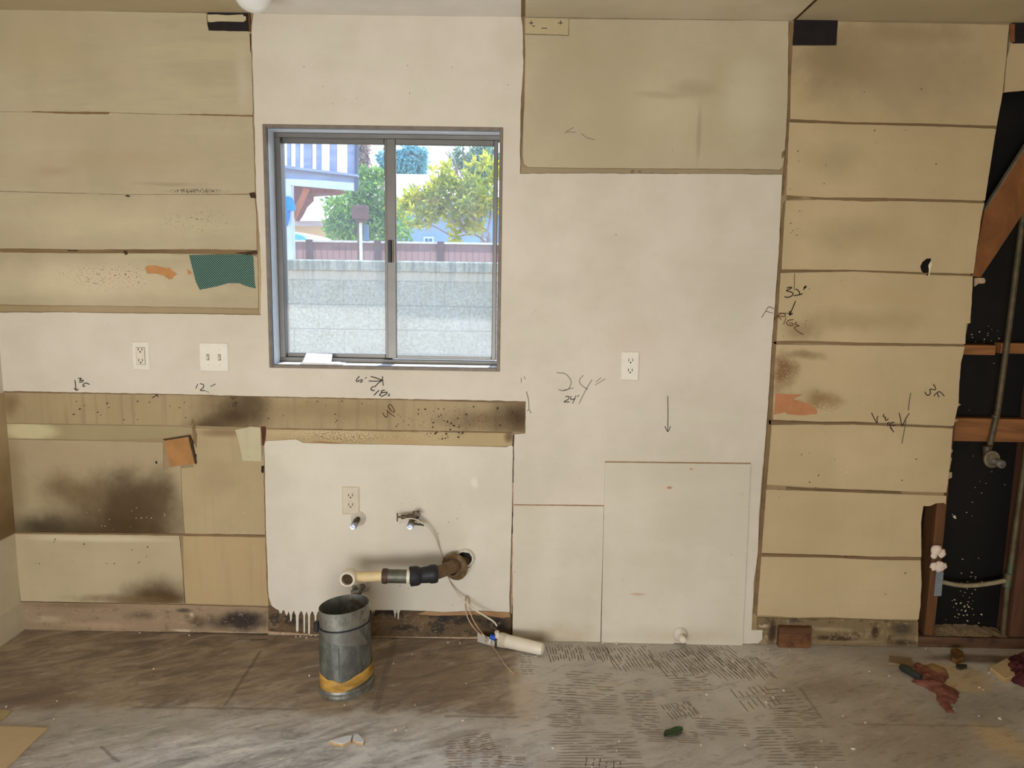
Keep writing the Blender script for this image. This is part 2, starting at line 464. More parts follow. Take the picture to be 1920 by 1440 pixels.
# upper right panel beside the window
UR = [(984,65),(1067,67),(1067,35),(1479,38.5),(1478,120),(1477,190),(1474,250),(1470,300),(1468,312),(1462,318),(1440,317),(1300,316),(1100,315),(990,313),(983,308),
      (980,290),(982,200),(984,130),(985,90)]
m_ur = board('upper_right_board', (196, 183, 155), tint=(188, 176, 150), streak=0.25,
    stains_tones=[((1100, 110), 130, 90, (178, 162, 132), 0.5, 0.9, 0.5), ((1311, 250), 7, 80, (160, 143, 118), 0.6, 0.9, 0.15), ((1300, 165), 60, 22, (160, 142, 112), 0.5, 0.9, 0.7),
            ((1240, 178), 70, 10, (165, 147, 120), 0.5, 0.9, 0.6), ((1030, 200), 60, 110, (172, 157, 130), 0.4, 0.9, 0.5)],
    light=[((1250, 200), 110, 100, (202, 190, 160), 0.6, 0.9, 0.4), ((1400, 190), 70, 120, (206, 198, 170), 0.65, 0.9, 0.4)])
panel('plaster_board', UR, m_ur, 0.002, label='large blotchy cream board right of the window top', seed=13)
panel('board_patch', [(985,33),(1066,34.5),(1065.5,65.5),(984.5,63)], board('patch_cream', (198, 182, 146), streak=0.2), 0.0005, 0.006, 0.0006, 14, 'small cream board offcut under the ceiling')
panel('plaster_ledge', [(978,312),(990,314),(1100,316),(1300,317.5),(1440,318.5),(1462,320),(1464,326),(1334,325.5),(1106,324),(976,325)],
      board('ledge_grey', (165, 148, 120), streak=0.7), 0.004, 0.0104, 0.0008, 15)
panel('crack', [[(975.5,330),(977,180),(980,130),(979,60),(976,32),(981,33),(984,120),(983,200),(978,260)],
                [(1182,322),(1187,318),(1190,320),(1185,325)], [(1195,321),(1201,320),(1202,324)], [(1466,286),(1472,280),(1471,292),(1466,298)],[(1478,60),(1487,52),(1486,84),(1480,110)],
                [(1220,326),(1223,322),(1223,330)]], MAT['seam'], 0.0005, 0.008, 0.0012, 16, None, 0.006)

# counter band
BAND = [(-15,734),(120,736.5),(340,741),(495,744.5),(700,748.5),(850,751),(984.5,754),(984,811),(964,810),(700,806.5),(500,803),(330,797.5),(8,793),(-15,793)]
SOOT = (78, 58, 30)
m_band = board('counter_band', (176, 156, 120), tint=(168, 149, 114), streak=0.15, vstreak=0.55,
    stains_tones=[((440, 778), 105, 70, SOOT, 1.0, 0.95, 0.35), ((470, 750), 60, 40, SOOT, 0.7, 0.95, 0.35), ((390, 800), 60, 34, SOOT, 0.9, 0.9, 0.4), ((978, 782), 90, 66, SOOT, 1.0, 0.95, 0.3), ((900, 790), 110, 30, (96, 72, 42), 0.6, 0.9, 0.6),
            ((20, 760), 30, 40, (110, 82, 44), 0.6, 0.9, 0.5), ((620, 770), 200, 30, (140, 116, 78), 0.5, 0.9, 0.6)],
    spec_zone=[((230, 765), 120, 34, (66, 44, 26), 0.64), ((850, 785), 160, 36, (44, 28, 16), 0.60), ((640, 790), 120, 20, (60, 42, 24), 0.62)])
panel('counter_band', BAND, m_band, 0.003, label='brown grimy band where the countertop met the wall', seed=17)
panel('crack', [[(3,733.5),(340,739),(340,741),(3,736)], [(495,743),(700,747),(700,749.5),(495,745)], [(700,747),(984,753),(984,756),(700,749)], [(500,803),(700,806),(960,811),(960,812.5),(700,808),(500,805)]],
      MAT['seam'], 0.0012, 0.008, 0.0012, 18, None, 0.006)
# below the counter, left
m_l1 = board('soot_board', (182, 164, 132), tint=(176, 158, 126), streak=0.15,
    stains_tones=[((235, 985), 200, 130, SOOT, 1.0, 0.95, 0.3), ((245, 940), 130, 100, SOOT, 0.8, 0.95, 0.4), ((300, 930), 60, 80, SOOT, 0.6, 0.95, 0.4), ((80, 990), 120, 50, (54, 42, 24), 0.9, 0.95, 0.35), ((180, 1012), 260, 62, (72, 54, 28), 0.9, 0.9, 0.25),
            ((130, 920), 110, 60, (104, 80, 44), 0.7, 0.95, 0.6), ((20, 900), 40, 130, (120, 98, 60), 0.5, 0.9, 0.4)],
    light=[((130, 850), 150, 30, (172, 152, 118), 0.6, 0.9, 0.5)])
panel('plaster_board', [(11,824),(180,827),(305,830),(305,880),(338,872),(340,930),(345,985),(345,1001),(180,1000),(26,998),(16,850)], m_l1, 0.004, label='soot blackened board under the counter line', seed=19)
m_cl = board('cleat_ghost', (170, 154, 118), streak=0.3, light=[((55, 808), 70, 26, (206, 194, 152), 0.9, 0.6, 0.2)])
panel('cleat_strip', [(11,795),(180,797.5),(330,799.5),(362,802),(362,812),(305,822),(180,825),(12,822)], m_cl, 0.0035, label='long pale strip where a cleat was fixed', seed=20)
m_m1 = board('mid_board', (186, 166, 130), tint=(180, 162, 128), streak=0.1, vstreak=0.15,
    stains_tones=[((400, 905), 50, 60, (160, 140, 106), 0.5, 0.9, 0.5), ((420, 812), 70, 14, (120, 92, 58), 0.7, 0.9, 0.4), ((485,840),18,30,(110,92,60),.6,.8,.3)])
panel('plaster_board', [(363,803),(440,805),(497,807),(496,870),(497.5,890),(499,1003),(346,1001),(341,930),(339,878),(362,876)], m_m1, 0.003, label='plain tan board right of the soot patch', seed=21)
panel('paint_patch', [(441,806),(470,800),(488,802),(490,865),(455,864),(448,830)], board('pale_patch', (206, 196, 164), vstreak=0.2, streak=0.1), 0.0012, 0.006, 0.001, 22, 'pale green-white paint patch below the counter band')
m_l2 = board('low_board', (192, 175, 144), tint=(184, 168, 136), streak=0.15,
    stains_tones=[((300, 1118), 120, 56, (84, 64, 34), 1.0, 0.95, 0.35), ((230, 1125), 130, 16, (110, 84, 48), 0.7, 0.9, 0.6)], light=[((180, 1010), 200, 10, (214, 200, 170), 0.7, 0.8, 0.3)])  # pale strip: ridge highlight at the board top put into the colour
panel('plaster_board', [(26,1001),(336,1004.5),(342,1070),(346,1131),(190,1130),(39,1127),(32,1070)], m_l2, 0.001, label='tan board above the left baseboard strip', seed=23)
panel('plaster_board', [(343,1005),(499,1008),(503,1136),(348,1132),(345,1090)], board('low_board_right', (188, 163, 122), streak=0.1, vstreak=0.2), 0.002, label='warm tan board above the blackened baseboard', seed=24)
panel('crack', [[(358,790),(362,785),(365,803),(369,816),(368,840),(363,830)], [(345,1001),(499,1004),(499,1008),(345,1004.5)], [(26,998),(345,1001),(345,1004),(26,1001)]], MAT['seam'], 0.0006, 0.008, 0.0008, 25, None, 0.005)
panel('wood_sliver', [(489,800),(498,800),(497,820),(495,836),(491,834)], plain('red_brown_wood', (92, 52, 34), 0.8, var=0.3), 0.0005, 0.006, 0.0006, 26)
panel('dark_hole', [[(490,874),(495,873),(495.5,884),(492,888),(489.5,884)], [(291,865),(293.5,865),(294,869.5),(292,870)], [(363,850),(368,852),(368,860),(364,857)]], MAT['hole'], 0.0006, 0.006, 0.0004, 27, None, 0.004)

# sink patch
SINK = [(496,834),(499,826.5),(556,823.5),(569,830),(640,832),(724,833),(840,835.5),(950,838),(958,834),(962,837),(961,882),(960,960),(958,1028),(956.5,1080),(955,1120),(956,1147),
        (900,1144),(832,1147),(808,1145),(751,1143),(749,1146)]
def drip(x, y0, y1, w_): return [(x+w_+1.5, y0), (x+w_*0.6, y0+8), (x+w_*0.5, y1-4), (x, y1), (x-w_*0.5, y1-4), (x-w_*0.6, y0+8), (x-w_-1.5, y0)]
DR = [(747,1143,1162,2.5),(741,1143,1158,2.0),(700,1143,1146,2),(592,1146,1186,3),(580,1146,1190,3.2),(571,1146,1187,2.6),(558,1145,1185,4.5),(546,1145,1165,3),(538,1144,1154,2.5),(527,1143,1150,2.2)]
for q in DR: SINK += drip(*q)
SINK += [(518,1141),(510,1135),(505,1120),(503,1099),(502.5,1063),(500,1010),(499,974),(498,920),(497.6,892),(497,860)]
m_sk = board('sink_patch', (224, 216, 202), tint=(219, 211, 194), streak=0.08, scuff=0.3,
    stains_tones=[((760, 930), 120, 80, (204, 192, 170), 0.35, 0.9, 0.6), ((840, 1000), 60, 50, (206, 190, 170), 0.4, 0.9, 0.6)], rough=0.5,
    light=[((560, 860), 70, 40, (222, 214, 196), 0.6, 0.7, 0.5), ((890, 905), 10, 16, (232, 224, 206), 0.8, 0.8, 0.5)])
panel('white_paint_patch', SINK, m_sk, -0.0045, 0.006, 0.0007, 28, 'white square patch with runny paint drips behind the drain pipe', 0.008)
panel('rough_strip', [(499,805),(560,806),(700,808.5),(850,811),(963,812.5),(962,837),(840,837),(724,835),(569,832),(556,826),(499,828)],
      board('rough_paint', (190, 168, 128), streak=0.3, spec_zone=[((640, 820), 150, 16, (140, 112, 74), 0.50), ((800, 818), 90, 14, (60, 38, 24), 0.6)], light=[((620, 815), 130, 14, (208, 190, 150), 0.7, 0.7, 0.5)],
      stains_tones=[((610, 832), 60, 5, (150, 92, 50), 0.7, 0.7, 0.6), ((760,829),60,8,(184,150,110),.6,.8,.6), ((955, 820), 14, 18, (96, 70, 44), 0.8, 0.8, 0.4)]), 0.003, seed=29, label='rough speckled strip under the counter band')
panel('crack', [[(960,838),(962.5,815),(964,815),(963,900),(961,1000),(961,1100),(960.5,1195),(957.5,1195),(958,1120),(959.5,1028),(960,930)]], MAT['gap'], 0.001, 0.008, 0.001, 30, None, 0.008)
panel('crack', [[(496,835),(498,835),(499,900),(500,975),(502,1000),(504,1065),(505,1100),(509,1134),(504,1132),(500,1098),(499,1060),(497,1000),(496,950),(494.5,890)]], MAT['seam'], -.001, 0.008, 0.0016, 130, None, 0.006)
panel('paint_edge', [[(960,1000),(963,1000),(962,1100),(960,1150),(958,1150),(959,1080)], [(961,905),(963.5,905),(963,960),(961.5,960)]], plain('pinkish_edge', (178, 142, 118), 0.8, var=0.2, sc=60), -0.001, 0.006, 0.0008, 31, None, 0.006)
panel('paint_edge', [[(784,1151),(800,1145),(832,1148),(900,1145),(955,1148),(957,1156),(940,1158),(905,1152),(860,1153),(820,1154)]], board('torn_edge', (178, 140, 100), tint=(150, 96, 52), streak=0.5), -0.003, 0.006, 0.001, 32, None, 0.006)

# baseboard zone (plaster below the boards)
def base_mat(name, base, dark):
    return board(name, base, tint=(150, 120, 96), streak=0.6, scuff=0.8, stains_tones=dark)
bl = [(38,1129),(190,1131),(346,1134),(503,1139),(503,1188),(345,1185),(190,1183),(40,1181.5)]
panel('baseboard', bl, board('base_left', (156, 134, 106), tint=(166, 138, 112), streak=0.3, scuff=0.8, mottle=[(30, .54, .66, (112, 94, 72), .6), (60, .58, .66, (190, 166, 138), .35)],
    stains_tones=[((455, 1165), 90, 28, (34, 28, 24), 0.95, 0.7, 0.5), ((370, 1165), 30, 18, (70, 52, 34), 0.7, 0.8, 0.6), ((265, 1155), 40, 14, (90, 76, 62), 0.7, 0.9, 0.6), ((345, 1145), 26, 7, (60, 54, 46), 0.8, 0.8, 0.5), ((140, 1135), 140, 10, (110, 86, 56), 0.5, 0.9, 0.5)],
    light=[((90, 1162), 50, 12, (184, 164, 132), 0.7, 0.9, 0.5), ((180, 1172), 120, 10, (176, 148, 118), 0.7, 0.8, 0.5), ((360, 1157), 6, 11, (206, 190, 160), 0.9, 0.5, 0.4), ((340,1182),30,4,(200,180,150),.8,.6,.6), ((440,1186),60,3,(186,166,140),.8,.6,.5)],
    spec_zone=[((440,1160),60,25,(150,130,106),.62)]), 0.0, 0.010, 0.0016, 33, 'stained bare strip at the foot of the left boards')
bm = [(503,1136),(540,1142),(700,1141),(760,1142),(958,1146),(958,1196),(760,1194),(503,1189)]
panel('baseboard', bm, board('base_mid', (100, 80, 56), tint=(112, 88, 62), streak=0.5, vstreak=0.4, mottle=[(22, .52, .6, (34, 31, 28), .8), (60, .55, .62, (140, 114, 84), .5)],
    stains_tones=[((730, 1148), 50, 10, (22, 22, 22), 0.9, 0.8, 0.6), ((860, 1160), 60, 14, (24, 24, 22), 0.8, 0.8, 0.7), ((930, 1170), 40, 26, (20, 20, 20), 0.9, 0.8, 0.4), ((760, 1176), 40, 12, (30, 26, 22), 0.8, 0.8, 0.7), ((550, 1165), 30, 16, (36, 32, 28), 0.8, 0.8, 0.6)],
    light=[((515, 1168), 14, 20, (150, 122, 94), 0.7, 0.8, 0.6), ((800, 1165), 30, 10, (122, 98, 70), 0.6, 0.8, 0.6)]), 0.001, 0.010, 0.001, 34, 'mouldy dark strip at the floor under the drain pipe')
panel('plaster_crumbs', [[(503,1183),(560,1187),(600,1189),(600,1191),(503,1190)], [(700,1193),(958,1194),(958,1197),(780,1197),(700,1195)]], plain('crumb_edge', (176, 150, 124), 0.9, var=0.2, sc=80), -0.004, 0.006, 0.0016, 35, None, 0.006)
br = [(1420,1158),(1498,1161),(1560,1160),(1722,1166),(1722,1213),(1524,1209),(1440,1209),(1420,1180)]
panel('baseboard', br, board('base_right', (134, 114, 84), tint=(124, 104, 76), streak=0.4, vstreak=0.4, mottle=[(26, .54, .62, (80, 62, 42), .7), (50, .55, .62, (172, 152, 118), .5)],
    stains_tones=[((1448, 1185), 10, 32, (52, 34, 24), 0.9, 0.7, 0.5), ((1642, 1185), 10, 26, (60, 40, 26), 0.9, 0.7, 0.5), ((1690, 1178), 36, 22, (62, 58, 48), 0.85, 0.8, 0.5), ((1570, 1196), 60, 9, (62, 46, 28), 0.9, 0.7, 0.7), ((1490, 1163), 16, 9, (62, 50, 52), 0.8, 0.8, 0.5), ((1690,1205),40,10,(46,36,26),.8,.8,.6)],
    light=[((1560, 1180), 60, 7, (168, 148, 112), 0.7, 0.8, 0.6), ((1432, 1174), 14, 5, (190, 172, 146), 0.8, 0.7, 0.5), ((1437,1195),6,7,(170,150,122),.8,.6,.4), ((1600,1203),80,4,(150,132,100),.7,.7,.5)]),
    0.001, 0.010, 0.0012, 36, 'stained plaster strip at the floor under the right boards')

# right cream wall: eight courses
RC = [[(1487,86),(1569,86),(1572,40),(1893,46),(1887,110),(1881,172),(1869.5,236),(1725,231),(1600,229),(1482,223),(1483,150),(1484,88)],
      [(1480,229),(1600,233),(1725,236),(1868.5,241),(1860,295),(1847.5,376),(1700,372),(1600,370),(1540,370),(1475,366),(1477,300)],
      [(1473,376),(1540,374),(1600,376),(1700,377),(1846.5,381),(1840,410),(1825.5,513),(1740,511),(1690,509),(1600,506),(1466,505),(1469,440)],
      [(1463,512),(1600,509),(1690,513),(1740,515),(1824.5,518),(1824,540),(1820,606),(1812,607),(1810.5,645),(1700,644),(1600,642),(1500,639),(1455,640),(1459,580)],
      [(1454,646),(1600,648),(1809.5,650),(1802,683),(1799,725),(1797.6,759),(1788.5,799),(1700,795),(1600,790),(1540,791),(1450,787),(1451,700)],
      [(1447,797),(1540,796),(1600,796),(1700,800),(1787.5,804),(1782,866),(1775.5,924),(1680,921),(1560,916),(1438,909),(1443,850)],
      [(1436,918),(1560,922),(1680,927),(1775,930),(1774,946),(1770,943),(1756,944),(1745,949),(1732,949),(1727.5,980),(1728,1045),(1640,1044),(1560,1041),(1428,1037),(1431,980)],
      [(1426,1044),(1560,1046),(1640,1050),(1727,1051),(1728.5,1095),(1726,1140),(1723,1162),(1600,1160),(1560,1157),(1498,1158),(1420,1154),(1423,1100)]]
m_rc = board('right_boards', (202, 180, 142), tint=(194, 176, 138), streak=0.2, vstreak=0.06,
    stains_tones=[((1680, 130), 300, 130, (160, 142, 108), 0.7, 0.95, 0.4), ((1570, 300), 90, 50, (166, 150, 116), .6, .95, .5), ((1600, 440), 120, 50, (170, 152, 118), .6, .95, .5), ((1560, 110), 120, 90, (138, 120, 88), 0.7, 0.95, 0.4), ((1700, 60), 180, 30, (140, 122, 90), 0.5, 0.95, 0.4), ((1500, 620), 60, 30, (120, 98, 64), 0.5, 0.9, 0.6),  # top courses toned darker towards the ceiling
            ((1470, 700), 34, 50, (110, 74, 30), 0.8, 0.9, 0.8), ((1540, 750), 60, 26, (132, 96, 48), 0.7, 0.9, 0.9), ((1510, 665), 50, 14, (112, 86, 46), 0.6, 0.9, 0.9), ((1600, 600), 200, 30, (164, 142, 104), 0.5, 0.9, 0.5)],
    light=[((1820, 330), 40, 130, (198, 176, 132), 0.5, 0.9, 0.3), ((1700, 560), 160, 30, (192, 170, 126), 0.5, 0.9, 0.5), ((1880,140),14,60,(200,180,136),.5,.9,.3)],
    spec_zone=[((1480, 700), 40, 60, (206, 180, 130), 0.60), ((1540, 765), 80, 16, (220, 198, 150), 0.58), ((1585, 880), 30, 50, (222, 206, 164), 0.62), ((1660, 675), 60, 30, (216, 198, 156), 0.64), ((1620, 815), 40, 20, (220, 204, 164), 0.63), ((1640, 750), 60, 26, (214, 196, 152), .65)])
panel('plaster_board', RC, m_rc, 0.002, label='eight yellowed board courses on the right of the wall', seed=40)
panel('plaster_board', [(1896,81),(1960,81),(1960,166),(1900,171),(1884,173),(1889,110)], m_rc, 0.003, label='yellowed board piece in the top right corner', seed=49)
SR = [[(1484,223),(1600,229),(1740,232),(1869,237),(1869,240),(1740,235),(1600,232),(1482,228)], [(1476,367),(1505,371),(1476,374)], [(1518,370),(1560,372),(1640,372),(1760,374),(1846,378),(1846,380.5),(1700,376),(1630,378),(1560,375),(1528,374)],
      [(1466,506),(1600,507),(1690,510),(1825,515),(1825,517),(1690,513),(1600,509),(1500,510),(1464,511)], [(1455,640),(1500,639),(1560,641),(1640,643),(1810,647),(1810,649),(1700,647),(1600,648),(1560,645),(1500,644),(1454,645)],
      [(1448,789),(1470,789),(1540,792),(1600,792),(1690,797),(1788,801),(1788,803),(1690,800),(1600,796),(1550,797),(1500,794),(1448,796)], [(1475,914),(1520,917),(1600,919),(1690,922),(1690,925),(1600,923),(1475,918)],
      [(1430,1038),(1560,1042),(1727,1046),(1727,1050),(1620,1049),(1560,1046),(1430,1043)]]
panel('seam_line', SR, MAT['seam'], 0.001, 0.006, 0.001, 50, 'brown seams between the yellowed boards', 0.006)
panel('crack', [[(1450,641),(1480,639),(1510,641),(1480,645),(1452,645)], [(1441,788),(1470,790),(1495,791),(1460,795),(1442,796)],
                [(1464,420),(1470,380),(1473,376),(1468,440),(1462,540),(1456,640),(1446,790),(1437,915),(1428,1040),(1419,1155),(1413,1150),(1422,1030),(1431,900),(1441,765),(1449,640),(1456,545)]],
      MAT['seam'], 0.0008, 0.008, 0.0012, 51, None, 0.008)
panel('crack', [[(1480,42),(1487,42),(1486,86),(1483,150),(1480,226),(1476,300),(1470,366),(1466,366),(1470,318),(1476,240),(1479,150)]], MAT['seam'], 0.0008, 0.008, 0.0012, 52, None, 0.008)
panel('peeled_spot', [(1454,737),(1472,739),(1506,739.5),(1488,748),(1506,754),(1519,759),(1532,769),(1532,776),(1506,779),(1477,777),(1472,773),(1451,778)],
      plain('salmon_under_paint', (186, 128, 88), 0.85, var=0.08), 0.0013, 0.006, 0.0012, 53, 'salmon spot of older paint in the yellowed boards', 0.005)
panel('dark_hole', [(1746,484.5),(1738,485),(1730,491),(1726,500),(1728,508),(1733,513),(1740,517),(1743,512),(1742.5,500),(1745,495)], plain('punched_hole', (12, 11, 10), 0.9, var=0.2), 0.0012, 0.009, 0.0004, 54, 'half-round hole punched in the yellowed boards', 0.004)
panel('paint_chip', [(1741,497),(1746,489),(1748,496),(1745,502),(1743,516),(1741,518),(1742,505)], plain('chip_white', (226, 214, 190), 0.8), 0.0004, 0.004, 0.0004, 55, None, 0.004)
panel('torn_plaster', [[(1797,755),(1803,759),(1797,763)], [(1788,783),(1798,789),(1787,794)], [(1783,838),(1788,846),(1784,851),(1781,868)], [(1776,886),(1786,886),(1786,896),(1776,900)], [(1782,855),(1786,860),(1782,880),(1777,884)]],
      board('torn_tan', (172, 146, 108)), 0.004, 0.010, 0.001, 56, None, 0.004)

# nail pulls and dark pits scattered over the walls
pit = MB()
def pits(n, x0, y0, x1, y1, r0, r1):
    for _ in range(n):
        a = R.uniform(x0, x1); b = R.uniform(y0, y1); p = at(a, b)
        r = R.uniform(r0, r1)*PX; k = R.randint(5, 7); e_ = R.uniform(0.5, 1.0); ph = R.uniform(0, 3)
        pit.slab([(p.x+r*math.cos(t*6.283/k+ph), p.z+r*e_*math.sin(t*6.283/k+ph)) for t in range(k)], [], -0.0052, 0.001)
pits(16, 130, 750, 350, 790, 0.6, 1.4); pits(40, 720, 762, 975, 806, 0.6, 1.8); pits(14, 800, 810, 870, 824, 0.8, 2.2); pits(12, 500, 750, 720, 800, 0.5, 1.2)
pits(16, 750, 930, 870, 1140, 0.6, 1.3); pits(10, 970, 960, 1125, 1180, 0.6, 1.2); pits(26, 1150, 890, 1390, 1180, 0.5, 1.2); pits(10, 1475, 260, 1500, 480, 0.5, 1.0)
pits(14, 1450, 830, 1720, 1130, 0.5, 1.2); pits(10, 60, 1010, 330, 1060, 0.5, 1.2); pits(8, 1500, 160, 1800, 350, 0.5, 1.0); pits(10, 560, 120, 960, 200, 0.4, 0.8); pits(8, 1000, 350, 1300, 640, .4, .9)
pit.build('nail_holes', plain('pit_dark', (74, 56, 40), 0.9, var=0.4), wall_back)['kind'] = 'stuff'
fl_ = MB()
def flecks(mb, n, x0, y0, x1, y1, r0, r1, yy):
    for _ in range(n):
        a = R.gauss((x0+x1)/2, (x1-x0)/4); b = R.gauss((y0+y1)/2, (y1-y0)/4); p = at(a, b, yy)
        r = R.uniform(r0, r1)*PX; k = R.randint(4, 6); ph = R.uniform(0, 3); e_ = R.uniform(.4, 1)
        mb.slab([(p.x+r*math.cos(t*6.283/k+ph), p.z+r*e_*math.sin(t*6.283/k+ph)) for t in range(k)], [], yy-0.003, yy)
flecks(fl_, 60, 1785, 1070, 1835, 1200, 0.5, 1.9, 0.111); flecks(fl_, 14, 1810, 610, 1880, 650, 0.7, 1.5, 0.111); flecks(fl_, 20, 1790, 700, 1915, 1100, .5, 1.2, .111)
fl_.build('plaster_flecks', plain('fleck_white', (214, 200, 168), 0.85), wall_back)['kind'] = 'stuff'

fk = MB()
flecks(fk, 14, 150, 940, 330, 1000, .5, 1.2, .0034); flecks(fk, 12, 430, 960, 480, 1005, .5, 1.2, .0024); flecks(fk, 3, 1785, 965, 1794, 972, 1.6, 3.0, .111); flecks(fk, 10, 120, 990, 300, 1130, .4, .9, .0005)
fk.build('paint_flecks', plain('fleck_pale', (226, 216, 192), .85), wall_back)['kind'] = 'stuff'
# handwriting on the wall
INK = plain('marker_ink', (36, 24, 22), 0.6, var=0.1); PEN = plain('pencil_lead', (92, 82, 72), 0.6, var=0.1); BRN = plain('brown_ink', (84, 56, 24), 0.6, var=0.1)
def note(strokes, wpx, mat, label, o=(0, 0), s=1.0, y=-0.0032):
    mb = MB()
    for st in strokes:
        ribbon(mb, xz([(o[0]+a/s, o[1]+b/s) for a, b in st], y), wpx*1.2*PX, y)
    ob = mb.build('handwriting', mat, wall_back); ob['label'] = label
Z = 3.84
note([[(540,48),(544,90),(548,122)],[(533,105),(550,122),(565,112)],[(562,36),(585,36),(572,52),(598,50),(592,62),(568,64)],[(645,80),(618,70),(598,82),(600,95),(613,90)]], 1.4, INK, 'small arrow and the figures 36', (0,700), Z)
note([[(1425,75),(1410,110)],[(1440,75),(1462,80),(1465,100),(1442,122),(1475,124)],[(1515,95),(1552,76)]], 1.3, INK, 'the figures 12 in ink', (0,700), Z)
note([[(1475,125),(1504,138)]], 0.9, PEN, 'short pencil tick', (0,700), Z)
note([[(1125,115),(1130,150),(1115,165),(1093,178)],[(1125,150),(1140,172)]], 1.3, INK, 'forked ink tick at the counter line', (0,700), Z, 0.0004)
note([[(1690,115),(1706,146)],[(1662,172),(1678,184),(1690,172)],[(1680,214),(1676,240)],[(1684,212),(1712,210)],[(1699,212),(1695,242)],[(1644,240),(1656,236)]], 1.2, INK, 'small ink figures over the soot', (0,700), Z, 0.0004)
z2 = 14.4
note([[(350,150),(300,200),(262,250),(262,285),(300,295),(325,270),(310,255)],[(345,265),(370,255),(415,245),(415,290),(385,310),(350,290)],[(540,180),(495,215)]], 1.5, INK, 'the figures 60 in ink', (650,695), z2)
note([[(640,152),(800,200),(960,255)],[(590,278),(780,285),(965,265)],[(745,450),(850,340),(960,255)],[(965,150),(970,260),(990,410)]], 1.5, INK, 'ink arrow pointing right at a short bar', (650,695), z2)
note([[(725,415),(670,470),(655,515),(700,530),(755,540)],[(875,530),(800,600),(735,670)],[(1030,525),(940,550),(960,595),(1085,580),(1075,620),(1020,660),(920,705)],[(950,580),(885,665),(920,655)],[(1110,650),(1130,690)],[(1145,615),(1163,690)]], 1.6, INK, 'the figures 48 in ink', (650,695), z2)
note([[(970,1130),(1000,1200),(1050,1255),(1085,1250),(1105,1190),(1100,1110)],[(1070,1060),(1150,1140),(1300,1245)],[(1125,930),(1120,980),(1200,1080),(1270,1125),(1290,1105),(1260,1020),(1200,930),(1150,920),(1125,935)]], 1.2, BRN, 'the figures 40 on the counter band', (650,695), z2, 0.0004)
note([[(320,1148),(375,1152),(410,1180),(426,1220),(405,1265),(365,1277),(335,1268)],[(360,1277),(445,1256)],[(515,1165),(488,1195),(490,1225),(520,1252),(545,1268)],[(578,1195),(535,1265),(482,1370)],[(643,1182),(603,1215)],[(672,1192),(598,1236)]], 0.9, PEN, 'large pencil figures 24', (960,400), Z)
note([[(385,1320),(408,1318),(406,1338),(374,1358),(416,1357)],[(425,1316),(424,1340),(458,1334)],[(460,1312),(436,1370)],[(468,1322),(484,1308)]], 1.3, INK, 'small ink figures 24 under the pencil ones', (960,400), Z)
note([[(103,1282),(118,1340),(122,1410)],[(110,1425),(122,1412),(138,1440)],[(65,1185),(68,1220)],[(88,1175),(95,1195)]], 1.0, PEN, 'faint pencil tick beside the band end', (960,400), Z)
note([[(1252,742),(1252.5,775),(1252,808)],[(1246.5,799),(1252,809),(1257.5,799)]], 1.1, INK, 'long thin arrow pointing down')
z3 = 12.0
note([[(665,235),(745,225),(770,240),(655,300),(760,330),(805,370),(770,420),(680,452),(612,435)],[(860,258),(930,310),(955,370),(940,385)],[(815,415),(900,402),(1020,370)],[(1100,190),(1035,285)],[(1108,210),(1050,262)],[(1085,190),(1040,240)],[(1165,258),(1180,266)]], 1.6, INK, 'the figures 32 with inch marks', (1420,520), z3, 0.0004)
note([[(860,530),(800,680),(725,850)],[(735,755),(725,850),(800,808)]], 1.6, INK, 'ink arrow below the figures 32', (1420,520), z3, 0.0004)
note([[(375,710),(262,665),(190,760),(95,910)],[(195,765),(350,805)]], 1.1, PEN, 'pencil letter F', (1420,520), z3)
note([[(355,970),(450,870),(520,820),(600,815),(630,860),(600,885),(470,870),(540,950)],[(650,900),(590,1060)],[(815,950),(700,970),(655,1030),(700,1075),(790,1085),(800,1045),(715,1025)],[(890,1000),(845,1050),(940,1090),(835,1120),(850,1165),(930,1230),(1040,1290)]], 1.3, BRN, 'pencil letters RIGE', (1420,520), z3, 0.0004)
note([[(1105,970),(1100,985)],[(1080,1045),(1076,1062)],[(1074,1110),(1072,1125)],[(590,1315),(585,1330)]], 1.2, INK, 'three dots beside the pencil letters', (1420,520), z3, 0.0004)
z4 = 10.667
note([[(1385,105),(1430,185),(1420,225),(1320,210),(1330,260),(1320,310),(1280,335),(1240,310),(1218,262)],[(1395,350),(1450,290),(1515,262),(1610,350)],[(1470,285),(1480,330),(1502,375)]], 1.4, INK, 'figure 3 and letter F written sideways', (1620,710), z4, 0.0004)
note([[(150,680),(200,790),(262,885),(262,790),(285,745)]], 1.4, INK, 'left ink V mark', (1620,710), z4, 0.0004)
note([[(702,680),(730,800),(762,940),(830,810),(908,688)]], 1.4, INK, 'right ink V mark', (1620,710), z4, 0.0004)
note([[(400,705),(390,760),(430,775),(425,820),(450,830),(490,800)],[(470,885),(480,950)],[(470,890),(520,870)],[(610,870),(540,890),(520,940),(635,932)],[(520,950),(540,1000),(600,1070)],[(530,995),(565,980)]], 1.5, INK, 'small figure 3 and letters between the V marks', (1620,710), z4, 0.0004)
note([[(935,280),(905,460),(885,640)],[(840,830),(820,960),(757,1300)]], 1.3, PEN, 'long slanting pencil line', (1620,710), z4, 0.0004)
note([[(992,43),(1000,43)],[(996,39),(996,47)],[(1046,43),(1055,43)],[(1051,38),(1051,46)],[(1015,53),(1026,53)],[(998,49),(1003,49)]], 1.2, INK, 'small tick marks on the board offcut', y=-0.0006)
note([[(1490,512),(1489,545)],[(1458,587),(1486,588)]], 1.0, BRN, 'thin pencil lines on the boards', y=0.0004)
